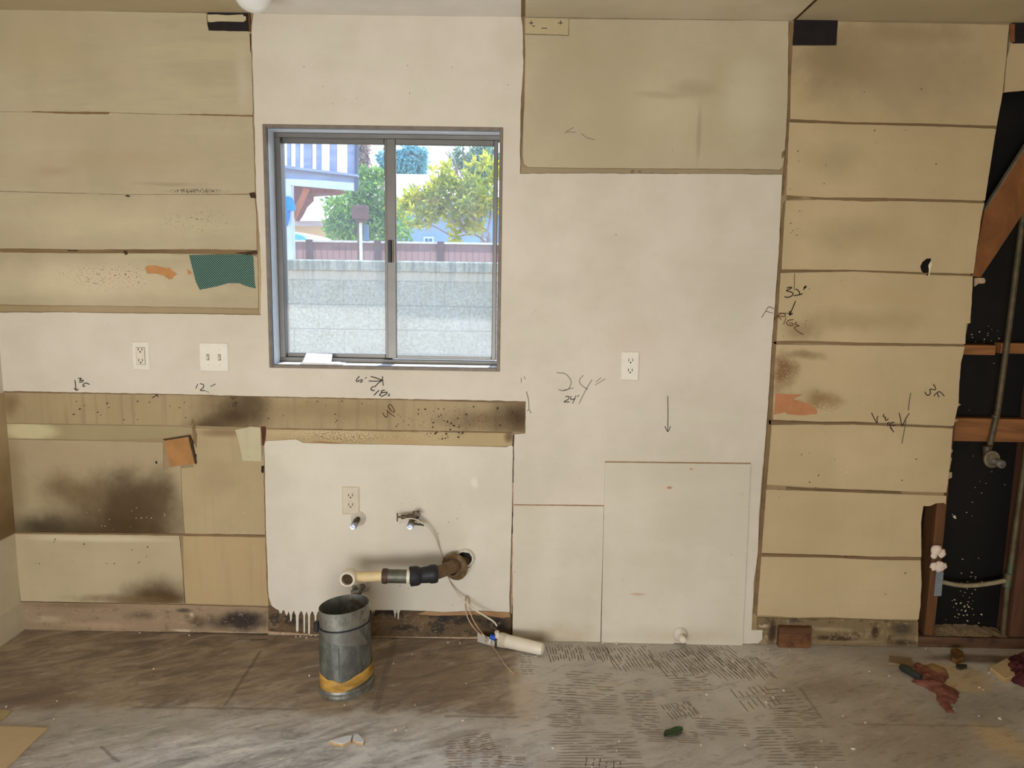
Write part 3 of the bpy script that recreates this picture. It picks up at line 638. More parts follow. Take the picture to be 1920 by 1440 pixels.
note([[(1058,250),(1068,243),(1076,239)],[(1062,247),(1080,248)],[(1090,250),(1100,258),(1116,262)]], 0.6, PEN, 'faint pencil scrawl on the blotchy board', y=0.0004)
# ------------------------------------------------------------------ ceiling, floor, side walls
m_ceil = board('ceiling_cream', (200, 184, 152), tint=(188, 172, 140), streak=0.3, stains_tones=[((200,12),160,6,(170,152,120),.4,.9,.5)])
m = MB(); m.box((XL-0.2, YB, H), (XR+0.2, 0.2, H+0.1))
ceiling = struct(m.build('ceiling', m_ceil))
def cx(px, py): return at(px, py).x
m = MB(); m.slab(jag([(cx(480,22), 0.0), (cx(977,30), 0.0), (cx(977,30), 4.0), (cx(480,22), 4.0)], 0.03, 0.003, 60), [], H-0.004, H+0.002)
def flip_ceiling(mb):                      # x-z plate (depth given as z) turned into a ceiling plate
    mb.v = [Vector((p.x, -p.z, p.y)) for p in mb.v]; mb.f = [f[::-1] for f in mb.f]
flip_ceiling(m)
MAT['ceil_white'] = board('ceiling_white', (240, 236, 230), tint=(236, 230, 222), streak=0.05, scuff=0.15)
m.build('ceiling_paint', MAT['ceil_white'], ceiling)['label'] = 'clean white strip of ceiling above the window'
m = MB(); m.slab(jag([(cx(985,31), 0.0), (cx(1487,39), 0.0), (cx(1487,39), 4.0), (cx(985,31), 4.0)], 0.03, 0.004, 61), [], H-0.003, H+0.002)
flip_ceiling(m)
m.build('ceiling_paint', board('ceiling_pale', (216, 204, 178), streak=0.15, scuff=0.3), ceiling)['label'] = 'off-white strip of ceiling over the blotchy board'
m = MB(); m.slab(jag([(cx(977.5,30), 0.0), (cx(984.5,30), 0.0), (cx(984.5,30), 4.0), (cx(977.5,30), 4.0)], 0.03, 0.002, 62), [], H-0.0015, H+0.002); flip_ceiling(m)
m.build('ceiling_seam', MAT['seam'], ceiling)
m = MB(); m.slab(jag([(cx(469,22), 0.0), (cx(479,22), 0.0), (cx(479,22), 4.0), (cx(471,22), 4.0)], 0.03, 0.002, 63), [], H-0.0015, H+0.002); flip_ceiling(m)
m.build('ceiling_seam', MAT['seam'], ceiling)
m = MB(); m.slab(jag([(cx(1486,39), 0.0), (cx(1491,39), 0.0), (cx(1491,39), 4.0), (cx(1487,39), 4.0)], 0.02, 0.003, 64), [], H-0.0035, H+0.002); flip_ceiling(m)
m.build('ceiling_seam', MAT['gap'], ceiling)

# floor: worn concrete
g = G('worn_concrete')
nA = g.noise(1.6, 6, 0.6); nB = g.noise(6, 6, 0.65, stretch=(0.45, 1.3, 1), dist=0.6, off=4); nC = g.noise(38, 4, 0.6, stretch=(0.6, 1, 1), off=2); nD = g.noise(140, 3, 0.6)
col = g.mix(g.thr(nA, 0.3, 0.72), s2l((168, 158, 146)), s2l((208, 202, 193)))
nE = g.noise(9, 7, 0.72, stretch=(0.5, 1.4, 1), dist=0.8, off=7, rot=-28); nF = g.noise(24, 6, 0.72, stretch=(0.35, 1.3, 1), off=9, rot=-24)
def fb(px, py, rx, ry, soft=0.8, jit=0.5):
    c = fl(px, py); return g.blob((c.x, c.y, 0), rx, ry, soft, jit, 'xy')
fsp = g.N('ShaderNodeSeparateXYZ'); g.put(fsp.inputs[0], g.vm('ADD', g.pos, g.vm('MULTIPLY', g.jit(), (.12, .12, 0))))
xe = fl(972, 1270).x; ye = fl(700, 1337).y
dkz = g.ma('MULTIPLY', g.thr(fsp.outputs[0], xe+.03, xe-.03), g.thr(fsp.outputs[1], ye-.05, ye+.05))
col = g.mix(g.ma('MULTIPLY', dkz, 0.85), col, g.mix(g.thr(nE, 0.36, 0.66), s2l((112, 93, 73)), s2l((168, 148, 121))))
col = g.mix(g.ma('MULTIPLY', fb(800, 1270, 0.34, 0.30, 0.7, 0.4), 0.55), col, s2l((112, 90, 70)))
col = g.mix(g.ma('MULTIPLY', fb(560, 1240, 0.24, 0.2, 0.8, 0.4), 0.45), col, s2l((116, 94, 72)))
def fseg(pts, w_, cc, st):
    global col
    for (a, b) in zip(pts[:-1], pts[1:]):
        p, q = fl(*a), fl(*b); col = g.mix(g.ma('MULTIPLY', g.seg((p.x, p.y), (q.x, q.y), w_), st), col, s2l(cc))
col = g.mix(g.ma('MULTIPLY', fb(60, 1300, 0.34, 0.16), 0.7), col, s2l((132, 112, 98)))
col = g.mix(g.ma('MULTIPLY', fb(600, 1435, 1.2, 0.42, 0.8, 0.5), 0.9), col, g.mix(g.thr(nE, .36, .64), s2l((172, 170, 170)), s2l((224, 223, 223))))  # front patch: pale grey concrete with window sky light put into the colour
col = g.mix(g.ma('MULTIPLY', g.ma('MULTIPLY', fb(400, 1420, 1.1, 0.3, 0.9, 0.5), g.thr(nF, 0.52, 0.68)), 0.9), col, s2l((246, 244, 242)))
col = g.mix(g.ma('MULTIPLY', fb(1720, 1390, 0.75, 0.4, 0.9, 0.4), 0.6), col, s2l((150, 134, 112)))
col = g.mix(g.ma('MULTIPLY', g.ma('MULTIPLY', fb(620, 1390, 0.35, 0.05, 0.9, 0.6), g.thr(g.noise(110, 4, .7, stretch=(0.12, 1, 1), off=6), 0.54, 0.62)), 0.7), col, s2l((244, 240, 232)))
col = g.mix(g.ma('MULTIPLY', fb(250, 1360, 0.45, 0.12), 0.55), col, s2l((160, 158, 142)))
col = g.mix(g.ma('MULTIPLY', g.ma('MULTIPLY', fb(1300, 1290, 0.7, 0.22), g.thr(nB, 0.5, 0.7)), 0.7), col, s2l((206, 188, 154)))
col = g.mix(g.ma('MULTIPLY', fb(1840, 1320, 0.35, 0.2), 0.6), col, s2l((140, 134, 116)))
col = g.mix(g.ma('MULTIPLY', fb(1560, 1290, 0.28, 0.12), 0.5), col, s2l((134, 120, 98)))
col = g.mix(g.ma('MULTIPLY', fb(1790, 1270, 0.16, 0.13, 0.35, 0.3), 0.75), col, s2l((200, 176, 132)))
col = g.mix(g.ma('MULTIPLY', fb(1880, 1390, 0.1, 0.12, 0.6, 0.6), 0.8), col, s2l((206, 182, 140)))
col = g.mix(g.ma('MULTIPLY', fb(1840, 1235, 0.3, 0.05, 0.6, 0.5), 0.8), col, s2l((106, 80, 60)))
col = g.mix(g.ma('MULTIPLY', g.ma('MULTIPLY', fb(985, 1320, 0.1, 0.3, 0.8, 0.5), g.thr(nB, 0.4, 0.6)), 0.6), col, s2l((200, 182, 160)))
col = g.mix(g.ma('MULTIPLY', g.thr(nC, 0.55, 0.75), 0.45), col, s2l((124, 110, 94)))
col = g.mix(g.ma('MULTIPLY', g.thr(nB, 0.60, 0.78), 0.35), col, s2l((224, 214, 198)))
col = g.mix(g.ma('MULTIPLY', g.thr(nD, 0.62, 0.72), 0.35), col, s2l((104, 90, 76)))
fseg([(488,1222),(437,1300)], .010, (86, 76, 68), .55); fseg([(437,1300),(422,1322)], .008, (86, 76, 68), .45); fseg([(742,1196),(704,1330)], .018, (92, 78, 66), .4)
fseg([(250,1326),(560,1330)], .008, (104, 92, 80), .5); fseg([(835,1343),(972,1345)], .008, (104, 92, 80), .5); fseg([(965,1255),(985,1345)], .04, (206, 188, 164), .4)
fseg([(1502,1292),(1540,1345)], .009, (98, 86, 70), .4); fseg([(1600,1358),(1880,1362)], .010, (108, 96, 80), .3); fseg([(190,1400),(222,1428)], .008, (96, 86, 80), .5); fseg([(470,1200),(500,1199)], .008, (60, 48, 38), .7)
fseg([(1430,1300),(1490,1240)], .03, (176, 160, 134), .4)
col = g.mix(g.ma('MULTIPLY', g.thr(nF, 0.54, 0.68), 0.3), col, s2l((212, 202, 186)))
col = g.mix(g.ma('MULTIPLY', g.thr(nF, 0.46, 0.34), 0.35), col, s2l((98, 86, 74)))
col = g.mix(g.ma('MULTIPLY', g.thr(nE, 0.46, 0.34), 0.25), col, s2l((104, 92, 80)))
foot_line = g.ma('MULTIPLY', fb(700, 1192, 1.5, 0.03, 0.9, 0.2), 0.75)  # floor darkens along the foot of the back wall
col = g.mix(foot_line, col, s2l((52, 40, 30)))
g.bump(g.ma('ADD', nB, g.ma('MULTIPLY', nC, 0.4)), 0.35, 0.006)
MAT['floor'] = g.done(col, g.lin(nB, 0.3, 0.7, 0.62, 0.42), 0.0, 0.35)
m = MB(); m.box((XL-0.2, YB, -0.1), (XR+0.2, 0.108, 0.0))
floor = struct(m.build('floor', MAT['floor']))

# trowel ridges left in old thinset, and grooves where tiles and walls once stood
RIDGE = plain('old_thinset', (122, 107, 90), 0.9, var=0.25, sc=50); GROOVE = plain('dirt_groove', (132, 117, 100), 0.95, var=0.25, sc=60)
rid = MB()
def ridges(x0, y0, x1, y1, n, ang, wpx=0.0019, gap=0.15, h=0.0012):
    """a combed patch: ang 0 = lines running left-right, 90 = lines running into depth"""
    a = fl(x0, y1); b = fl(x1, y1); c = fl(x0, y0)
    W_ = (b-a).length; D_ = abs(c.y-a.y)
    cx_, cy_ = (fl((x0+x1)/2, (y0+y1)/2)).xy
    t = math.radians(ang); ux, uy = math.cos(t), math.sin(t)
    span = abs(W_*uy)+abs(D_*ux); leng = abs(W_*ux)+abs(D_*uy)
    n = int(n*1.5)
    for i in range(n):
        q = (i/(max(1, n-1))-0.5)*span + R.uniform(-.002, .002)
        s0 = -leng/2*R.uniform(0.6, 1.0)
        while s0 < leng/2*R.uniform(0.6, 1.0):
            L = leng*R.uniform(0.25, 0.6); s1 = min(s0+L, leng/2)
            k = 6; prev = None; o = len(rid.v)
            for j in range(k+1):
                s_ = s0+(s1-s0)*j/k
                d = q+0.004*mnoise.noise(Vector((s_*9, q*20, i*0.3)))
                hh = h*(0.3 if j in (0, k) else R.uniform(0.7, 1.1)); ww = wpx*(0.4 if j in (0, k) else 1)
                px_, py_ = cx_+ux*s_-uy*d, cy_+uy*s_+ux*d
                rid.v += [Vector((px_-uy*ww, py_+ux*ww, 0.0001)), Vector((px_, py_, hh)), Vector((px_+uy*ww, py_-ux*ww, 0.0001))]
            for j in range(k):
                p = o+3*j
                rid.face((p, p+1, p+4, p+3)); rid.face((p+1, p+2, p+5, p+4))
            s0 = s1+leng*R.uniform(0.02, gap)
for q in ((1015,1375,1200,1435,9,3),(1195,1372,1310,1390,4,-2),(1040,1302,1160,1335,6,-3),(1165,1295,1230,1340,6,0),(1110,1212,1140,1240,6,98),(1150,1215,1220,1255,9,102),(1240,1225,1310,1265,9,104),
          (1290,1215,1340,1262,7,108),(1335,1215,1385,1270,8,108),(1380,1235,1435,1275,8,100),(975,1228,995,1262,7,5),(835,1390,880,1440,8,6),(872,1380,920,1405,6,20),(930,1420,985,1432,3,-4),
          (1025,1285,1080,1312,4,-4),(1420,1365,1500,1430,9,4),(1440,1295,1500,1330,5,10),(1100,1425,1160,1440,4,80),(1255,1320,1300,1345,7,106),(1030,1212,1090,1240,9,95)):
    ridges(*q)
for q in ((1060,1262,1150,1290,5,-4),(1250,1268,1330,1292,5,6),(1440,1330,1540,1362,6,3),(1180,1345,1240,1366,4,-2),(1020,1340,1090,1362,5,2),(1390,1290,1450,1330,5,100),(1500,1395,1580,1425,5,2),(1300,1350,1400,1376,5,-3),(900,1400,940,1440,6,4)): ridges(*q, gap=.3)
o = rid.build('trowel_ridges', RIDGE, floor); o['kind'] = 'stuff'; o['label'] = 'combed ridges of old tile mortar'
# left wall with its own foot strip
m_lw = board('left_wall_paint', (206, 196, 176), tint=(198, 188, 164))
zc0, zc1 = at(4, 736).z, at(26, 1000).z
g = G('left_wall'); sp = g.N('ShaderNodeSeparateXYZ'); g.put(sp.inputs[0], g.pos)
n1 = g.noise(3, 5, .6); nn = g.noise(8, 5, .6)
zj = g.ma('ADD', sp.outputs[2], g.ma('MULTIPLY', g.ma('SUBTRACT', nn, 0.5), 0.006))
up_ = g.thr(zj, zc0-0.004, zc0+0.004); lo_ = g.thr(zj, zc1+0.004, zc1-0.004)
soot = g.mix(g.thr(g.ma('ADD', sp.outputs[2], g.ma('MULTIPLY', g.ma('SUBTRACT', n1, .5), .5)), zc0-0.12, zc1+0.05), s2l((190, 170, 134)), s2l((136, 112, 74)))
c_ = g.mix(up_, soot, s2l((218, 210, 196))); c_ = g.mix(lo_, c_, g.mix(g.thr(n1, .35, .65), s2l((206, 194, 164)), s2l((216, 205, 178))))
g.bump(nn, .2, .003)
m = MB(); m.box((XL-0.12, YB, -0.02), (XL, 0.02, H+0.05))
wall_left = struct(m.build('wall_left', g.done(c_, 0.65)))
ins = at(40, 1182).x - XL
zb = at(40, 1131).z
m = MB(); m.box((XL-0.01, -3.2, 0.004), (XL+0.012, 0.0, zb)); 
m.box((XL-0.01, -3.2, 0.0), (XL+0.011, 0.0, 0.004))
struct(m.build('baseboard_left', board('left_base', (214, 204, 178), tint=(204, 194, 168), stains_tones=[((20,1195),30,10,(150,132,100),.5,.9,.5)])))
# unseen sides that close the room
m = MB(); m.box((XR, YB, -0.02), (XR+0.12, 0.15, H+0.05)); struct(m.build('wall_right', m_rc))
m = MB(); m.slab(rect(XL-0.2, -0.02, XR+0.2, H+0.05), [rect(-1.95, 0.0, 0.45, 2.05)], YB-0.12, YB)
struct(m.build('wall_rear', m_lw))
xb = at(1925, 600).x
m = MB(); m.box((xb+0.25, 0.003, -0.02), (XR+0.1, 0.016, H+0.05)); o = m.build('plaster_board', m_rc, wall_back); o['label'] = 'plaster beyond the open stud bay'
m = MB(); m.box((at(1893,100).x, 0.0085, at(1900,168).z), (xb+0.26, 0.016, H+0.02)); m.build('plaster_header', m_rc, wall_back)

# ------------------------------------------------------------------ window
g = G('aluminium'); n = g.noise(30, 4, .6, stretch=(.3, 1, .3))
MAT['alu'] = g.done(g.mix(n, s2l((98, 96, 93)), s2l((122, 119, 115))), 0.42, 0.55, 0.5)
MAT['trimm'] = plain('painted_metal_trim', (124, 114, 103), 0.55, 0.25, var=0.15)
MAT['jamb'] = plain('smooth_white_jamb', (214, 220, 228), 0.3, 0.0, var=0.03, spec=0.6)
MAT['sill'] = plain('white_sill', (226, 224, 220), 0.4, var=0.06)
MAT['blk'] = plain('black_plastic', (24, 26, 32), 0.4, var=0.2)
g = G('dusty_glass')
tb = g.N('ShaderNodeBsdfTransparent'); tb.inputs[0].default_value = (0.93, 0.95, 0.95, 1)
gl = g.N('ShaderNodeBsdfGlossy'); gl.inputs['Roughness'].default_value = 0.03
lw = g.N('ShaderNodeFresnel'); lw.inputs[0].default_value = 1.08
m1 = g.N('ShaderNodeMixShader'); g.nt.links.new(lw.outputs[0], m1.inputs[0]); g.nt.links.new(tb.outputs[0], m1.inputs[1]); g.nt.links.new(gl.outputs[0], m1.inputs[2])
tl = g.N('ShaderNodeBsdfTranslucent'); tl.inputs[0].default_value = (0.95, 0.95, 0.98, 1)
df = g.N('ShaderNodeBsdfDiffuse'); df.inputs[0].default_value = (0.92, 0.92, 0.95, 1)
m2 = g.N('ShaderNodeMixShader'); m2.inputs[0].default_value = 0.12
g.nt.links.new(tl.outputs[0], m2.inputs[1]); g.nt.links.new(df.outputs[0], m2.inputs[2])
hz = g.lin(g.noise(14, 5, .6), .3, .7, .06, .095)
sp_ = g.thr(g.noise(120, 2, .5, off=2), .765, .82); stv = g.ma('MULTIPLY', g.thr(g.noise(60, 3, .6, stretch=(1, 1, .04)), .66, .8), .25)
f = g.ma('ADD', hz, g.ma('ADD', g.ma('MULTIPLY', sp_, .8), stv), True)
m3 = g.N('ShaderNodeMixShader'); g.put(m3.inputs[0], f); g.nt.links.new(m1.outputs[0], m3.inputs[1]); g.nt.links.new(m2.outputs[0], m3.inputs[2])
g.nt.links.new(m3.outputs[0], g.out.inputs[0]); MAT['glass'] = g.mat

window = empty('window_1', ((wx0+wx1)/2, 0.05, wz0)); struct(window)
window['label'] = 'two-pane aluminium sliding window with grey metal trim'; window['category'] = 'window'
Mi = Matrix.Translation(-window.location)
def wpart(name, boxes, mat, parent=None, ch=0.0015, label=None):
    mb = MB()
    for a, b in boxes: mb.cbox(a, b, ch, None if parent else Mi)
    o = mb.build(name, mat, parent or window)
    if label: o['label'] = label
    return o
def ring(x0, z0, x1, z1, wl, wb, wr, wt, y0, y1):
    return [((x0, y0, z0), (x0+wl, y1, z1)), ((x1-wr, y0, z0), (x1, y1, z1)), ((x0+wl, y0, z0), (x1-wr, y1, z0+wb)), ((x0+wl, y0, z1-wt), (x1-wr, y1, z1))]
wpart('window_trim', ring(wx0, wz0, wx1, wz1, tr, tr, tr, tr, -0.005, 0.004), MAT['trimm'])
YF = 0.095
wpart('window_jamb', [((ix0-.004, 0.004, iz0), (ix0, YF, iz1)), ((ix1, 0.004, iz0), (ix1+.004, YF, iz1)), ((ix0-.004, 0.004, iz1), (ix1+.004, YF, iz1+.004))], MAT['jamb'], ch=0.0008, label='smooth white reveal of the window')
wpart('window_sill', [((ix0-.004, -0.003, iz0-.004), (ix1+.004, YF, iz0))], MAT['sill'], ch=0.001, label='sunlit white sill')
# fixed frame set back in the reveal
fz1 = at(720, 260, YF).z; fz0 = at(720, 674, YF).z; fx0 = at(530, 460, YF).x; fx1 = at(935, 460, YF).x
wpart('window_frame', [((ix0, YF, fz1), (ix1, YF+.06, iz1)), ((ix0, YF, iz0), (ix1, YF+.06, fz0)), ((ix0, YF, fz0), (fx0, YF+.06, fz1)), ((fx1+0.004, YF, fz0), (ix1, YF+.06, fz1))], MAT['alu'])
# sashes
def sash(px0, py0, px1, py1, gx0, gy0, gx1, gy1, y, label):
    a = at(px0, py1, y); b = at(px1, py0, y); c = at(gx0, gy1, y); d = at(gx1, gy0, y)
    e_ = empty('window_sash'); e_.parent = window; e_.location = (0, 0, 0); e_['label'] = label
    e_.matrix_parent_inverse = Matrix.Identity(4)
    bx = ring(a.x, a.z, b.x, b.z, c.x-a.x, c.z-a.z, b.x-d.x, b.z-d.z, y, y+.022)
    mb = MB()
    for p, q in bx: mb.cbox(p, q, .002, Mi)
    mb.build('sash_rail', MAT['alu'], e_)
    mb = MB(); mb.box((c.x-.003, y+.009, c.z-.003), (d.x+.003, y+.013, d.z+.003), Mi); mb.build('window_pane', MAT['glass'], e_)
    return e_
sash(529, 261.5, 733, 669, 538.5, 270.5, 720, 661, 0.124, 'left sash sliding behind')
s2_ = sash(727, 263, 934.5, 672, 743.5, 273.5, 926, 666, 0.100, 'right sash with the black latch')
a = at(728.5, 492, .1); b = at(735, 450.5, .1)
mb = MB(); mb.cbox((a.x, .088, a.z), (b.x, .102, b.z), .002, Mi); mb.build('latch', MAT['blk'], s2_)
a = at(735.5, 492, .1); b = at(738, 450.5, .1)
mb = MB(); mb.cbox((a.x, .094, a.z), (b.x, .102, b.z), .001, Mi); mb.build('latch_plate', MAT['trimm'], s2_)
# eave outside that keeps the sun off the room
mb = MB(); mb.box((XL-1, .17, 2.40), (XR+1, (2.40-iz0)/math.tan(math.radians(60))+.006, 2.46)); struct(mb.build('trim_1', plain('eave_wood', (190, 180, 165), .8)))

# papers lying on the sill
t = empty('folded_paper', (at(605, 686).x, 0.04, iz0)); tag(t, 'white folded papers lying on the sunlit left half of the window sill', 'paper')
x0 = at(566, 686, .03).x; x1 = at(644, 686, .03).x
MAT['paper'] = plain('paper_white', (236, 236, 240), .7, var=.03)
Mt = Matrix.Translation(-t.location)
mb = MB(); mb.box((x0, .006, iz0+.0008), (x1, .07, iz0+.004), Mt)
mb.add([Mt @ Vector(p) for p in ((x0+.004,.004,iz0+.010),(x1-.02,.006,iz0+.007),(x1-.02,.07,iz0+.006),(x0+.004,.07,iz0+.007),(x0+.004,.004,iz0+.004),(x1-.02,.006,iz0+.004),(x1-.02,.07,iz0+.004),(x0+.004,.07,iz0+.004))],
   [(0,1,2,3),(0,4,5,1),(1,5,6,2),(2,6,7,3),(3,7,4,0),(4,7,6,5)]); mb.build('bottom_sheet', MAT['paper'], t)
a = at(572, 669, .08); b = at(624, 671, .08)
mb = MB(); P = [(a.x,.045,iz0+.008),(b.x,.05,iz0+.008),(b.x-.003,.086,iz0+.036),(a.x+.004,.088,iz0+.038)]
mb.add([Mt @ Vector(p) for p in P]+[Mt @ (Vector(p)+Vector((0,.003,-.003))) for p in P], [(0,1,2,3),(7,6,5,4),(0,4,5,1),(1,5,6,2),(2,6,7,3),(3,7,4,0)]); mb.build('raised_flap', MAT['paper'], t)

# ------------------------------------------------------------------ electric fittings
MAT['plate'] = plain('white_plastic', (232, 226, 212), .35, var=.03, spec=.5)
MAT['plate2'] = plain('painted_over_plate', (212, 200, 180), .5, var=.05)
MAT['slot'] = plain('slot_dark', (34, 28, 24), .8, var=.1)
MAT['ivory'] = plain('receptacle_ivory', (226, 216, 198), .35, var=.03, spec=.5)
def plate(name, px, py, w_, h_, label, cat, mat, y=-.002):
    p = at(px, py); t = empty(name, (p.x, y, p.z)); tag(t, label, cat)
    mb = MB(); c = .004; d = .0055
    x, z = w_/2, h_/2
    mb.v = [Vector(q) for q in ((-x,0,-z),(x,0,-z),(x,0,z),(-x,0,z),(-x,-.002,-z),(x,-.002,-z),(x,-.002,z),(-x,-.002,z),(-x+c,-d,-z+c),(x-c,-d,-z+c),(x-c,-d,z-c),(-x+c,-d,z-c))]
    mb.f = [(0,3,2,1)]; mb.m = [0]
    for lo in (0, 4):
        for i in range(4): mb.face((lo+i, lo+(i+1) % 4, lo+4+(i+1) % 4, lo+4+i))
    mb.face((8,9,10,11)); mb.build('wall_plate', mat, t)
    return t
def screw(t, x, z, mat=None, y=-.0055):
    mb = MB(); mb.lathe([(0, -.0014), (.002, -.0014), (.0032, -.0006), (.0034, .001)], (x, y, z), (0, 1, 0), 12); mb.build('screw', mat or MAT['plate'], t)
def slots(par, x, z, y, sc=1.15):
    mb = MB()
    mb.box((x-.0076*sc, y-.0004, z-.001), (x-.0052*sc, y+.001, z+.0095)); mb.box((x+.0052*sc, y-.0004, z+.000), (x+.0076*sc, y+.001, z+.0090))
    mb.lathe([(.0031, -.0004), (.0031, .001)], (x, y, z-.0055), (0, 1, 0), 12, (True, True)); mb.build('slot', MAT['slot'], par)
def duplex(t, fm):
    for s in (1, -1):
        mb = MB(); k = 20; pr = []
        for i in range(k):
            a = 2*math.pi*i/k; X, Z_ = .0172*math.cos(a), .0172*math.sin(a)
            pr.append((X, max(-.0142, min(.0142, Z_))+s*.0195))
        mb.slab(pr, [], -.0072, -.004); r = mb.build('receptacle', fm, t); slots(r, 0, s*.0195, -.0072)
t = plate('wall_outlet', 1181.5, 686, .070, .1145, 'white duplex outlet on the white wall right of the window', 'outlet', MAT['plate']); duplex(t, MAT['plate']); screw(t, 0, 0)
t = plate('wall_outlet', 658.5, 937.5, .070, .1145, 'painted-over duplex outlet low on the drippy patch above the drain pipe', 'outlet', MAT['plate2'], -.0045); duplex(t, MAT['plate2']); screw(t, 0, 0, MAT['plate2'])
t = plate('wall_outlet', 265.5, 667, .070, .1145, 'white outlet with a rectangular reset face, left of the light switches', 'outlet', MAT['plate'])
mb = MB(); mb.slab([(-.0178,-.0345),(.0178,-.0345),(.0178,.0345),(-.0178,.0345)], [], -.0056, -.004); mb.build('face_gap', MAT['slot'], t)
mb = MB(); mb.cbox((-.0166,-.0078,-.0334), (.0166,-.004,.0334), .001); r = mb.build('receptacle', MAT['ivory'], t)
slots(r, 0, .022, -.0078); slots(r, 0, -.021, -.0078)
for z_ in (.004, -.004):
    mb = MB(); mb.cbox((-.007,-.009,z_-.003), (.007,-.007,z_+.003), .0006); mb.build('reset_button', MAT['plate'], t)
screw(t, 0, .048); screw(t, 0, -.048)
t = plate('light_switch', 402, 669.5, .1160, .1145, 'white double light switch between the outlet and the window', 'switch', MAT['plate'])
for x in (-.023, .023):
    mb = MB(); mb.slab([(x-.0058,-.0125),(x+.0058,-.0125),(x+.0058,.0125),(x-.0058,.0125)], [], -.0057, -.004); fr = mb.build('toggle_slot', plain('toggle_shade', (150,140,124), .6), t)
    mb = MB(); T = Matrix.Translation((x, -.006, .002)) @ Matrix.Rotation(math.radians(22), 4, 'X')
    mb.cbox((-.0045, -.013, -.0055), (.0045, .004, .0055), .001, T); mb.build('toggle', MAT['plate'], t)
    screw(t, x, .0302); screw(t, x, -.0302)

# ------------------------------------------------------------------ painted boards fixed low on the wall
m_pb = board('painted_board', (220, 211, 195), tint=(214, 204, 185), streak=0.2, scuff=0.8,
   stains_tones=[((1255, 913), 8, 4, (186, 128, 96), .9, .7, .4), ((1295, 878), 5, 3, (190, 130, 100), .8, .7, .4), ((1195, 1112), 22, 4, (190, 150, 124), .7, .8, .4), ((1280, 1190), 170, 26, (196, 180, 150), .5, .9, .5),
           ((1050, 1185), 120, 34, (190, 174, 142), .6, .95, .6), ((1020, 1198), 90, 12, (160, 142, 116), .6, .9, .5)])
def wboard(px, y0, label, seed):
    c = at(*px[0]); 
    mb = MB(); mb.slab(jag(xz(px), .02, .0006, seed), [], y0, -.0022)
    o = mb.build('painted_board', m_pb); tag(o, label, 'board', 'painted boards fixed over the wall'); return o
wboard([(963.5,946.5),(1131.5,948.5),(1129,1060),(1125,1203.5),(1040,1201.5),(961,1200),(962,1080)], -.008, 'shorter white painted board beside the drippy patch, above the white filter', 70)
wboard([(1134,866),(1406,869),(1399,1030),(1390.5,1208.5),(1287,1206),(1284,1201),(1266,1200),(1262,1204.5),(1127,1202.5),(1130,1040)], -.012, 'taller wider white painted board with the capped pipe at its foot', 71)
mb = MB(); mb.slab(jag(xz([(1130.5,950),(1133.5,950),(1129,1202),(1126,1202)]),.02,.0004,3), [], -.0028, .003); mb.build('crack', MAT['gap'], wall_back)
mb = MB(); mb.slab(jag(xz([(1134,864.5),(1407,867.5),(1406.5,870),(1134,867)]),.01,.0006,3), [], -.0035, .003); mb.slab(jag(xz([(963,945),(1133,947),(1133,949),(963,947)]),.01,.0006,4), [], -.0035, .003)
mb.build('raw_board_edge', plain('raw_tan_edge', (160, 128, 96), .85, var=.2, sc=60), wall_back)
# ------------------------------------------------------------------ plumbing
def metal(name, c, ro=.4, var=.25, sc=40, me=.8, dirt=None):
    g = G(name); c = s2l(c); n = g.noise(sc, 5, .65)
    col = g.mix(g.thr(n, .35, .7), tuple(x*(1-var) for x in c[:3]), tuple(min(1, x*(1+var)) for x in c[:3]))
    if dirt: col = g.mix(g.thr(g.noise(sc*.5, 5, .7, off=3), .5, .62), col, s2l(dirt))
    g.bump(n, .25, .001)
    return g.done(col, ro, me, .5)
MAT['chrome'] = metal('chrome_fitting', (150, 154, 166), .3, .25, 120, 1.0)
MAT['bronze'] = metal('dark_brass', (96, 82, 66), .5, .3, me=.6)
MAT['greymetal'] = metal('dull_grey_metal', (128, 126, 120), .45, .15, me=.6)
MAT['escut'] = plain('painted_escutcheon', (206, 198, 182), .45, var=.08, spec=.5)
MAT['iron'] = metal('rusty_iron', (112, 88, 60), .65, .3, 30, .25, (150, 124, 86))
MAT['rubber'] = plain('black_rubber', (40, 40, 44), .5, var=.2)
MAT['nipple'] = metal('grey_green_pipe', (104, 104, 92), .5, .2, 30, .45, (84, 74, 58))
MAT['brownband'] = metal('brown_band', (86, 62, 48), .6, .3, 50, .3)
MAT['pvc'] = plain('white_pvc', (226, 216, 196), .4, var=.04, spec=.5)
MAT['pvcy'] = plain('yellowed_pvc', (222, 198, 150), .5, var=.14, sc=14)
MAT['tube'] = plain('milky_tube', (212, 202, 180), .4, var=.05, spec=.5)
MAT['tantube'] = plain('tan_tube', (192, 162, 132), .5, var=.15)
def P(px, py, y): return at(px, py, y)
def loc(t, p): return Vector(p)-t.location

def disc_escut(t, x, z, r, y0=0.0, mat=None, tilt=(0, -1, 0)):
    mb = MB(); mb.lathe([(r, 0), (r, .0025), (r*.85, .0075), (r*.45, .011), (r*.36, .012), (r*.34, .004)], (x, y0, z), tilt, 28); return mb.build('escutcheon', mat or MAT['escut'], t, 40)
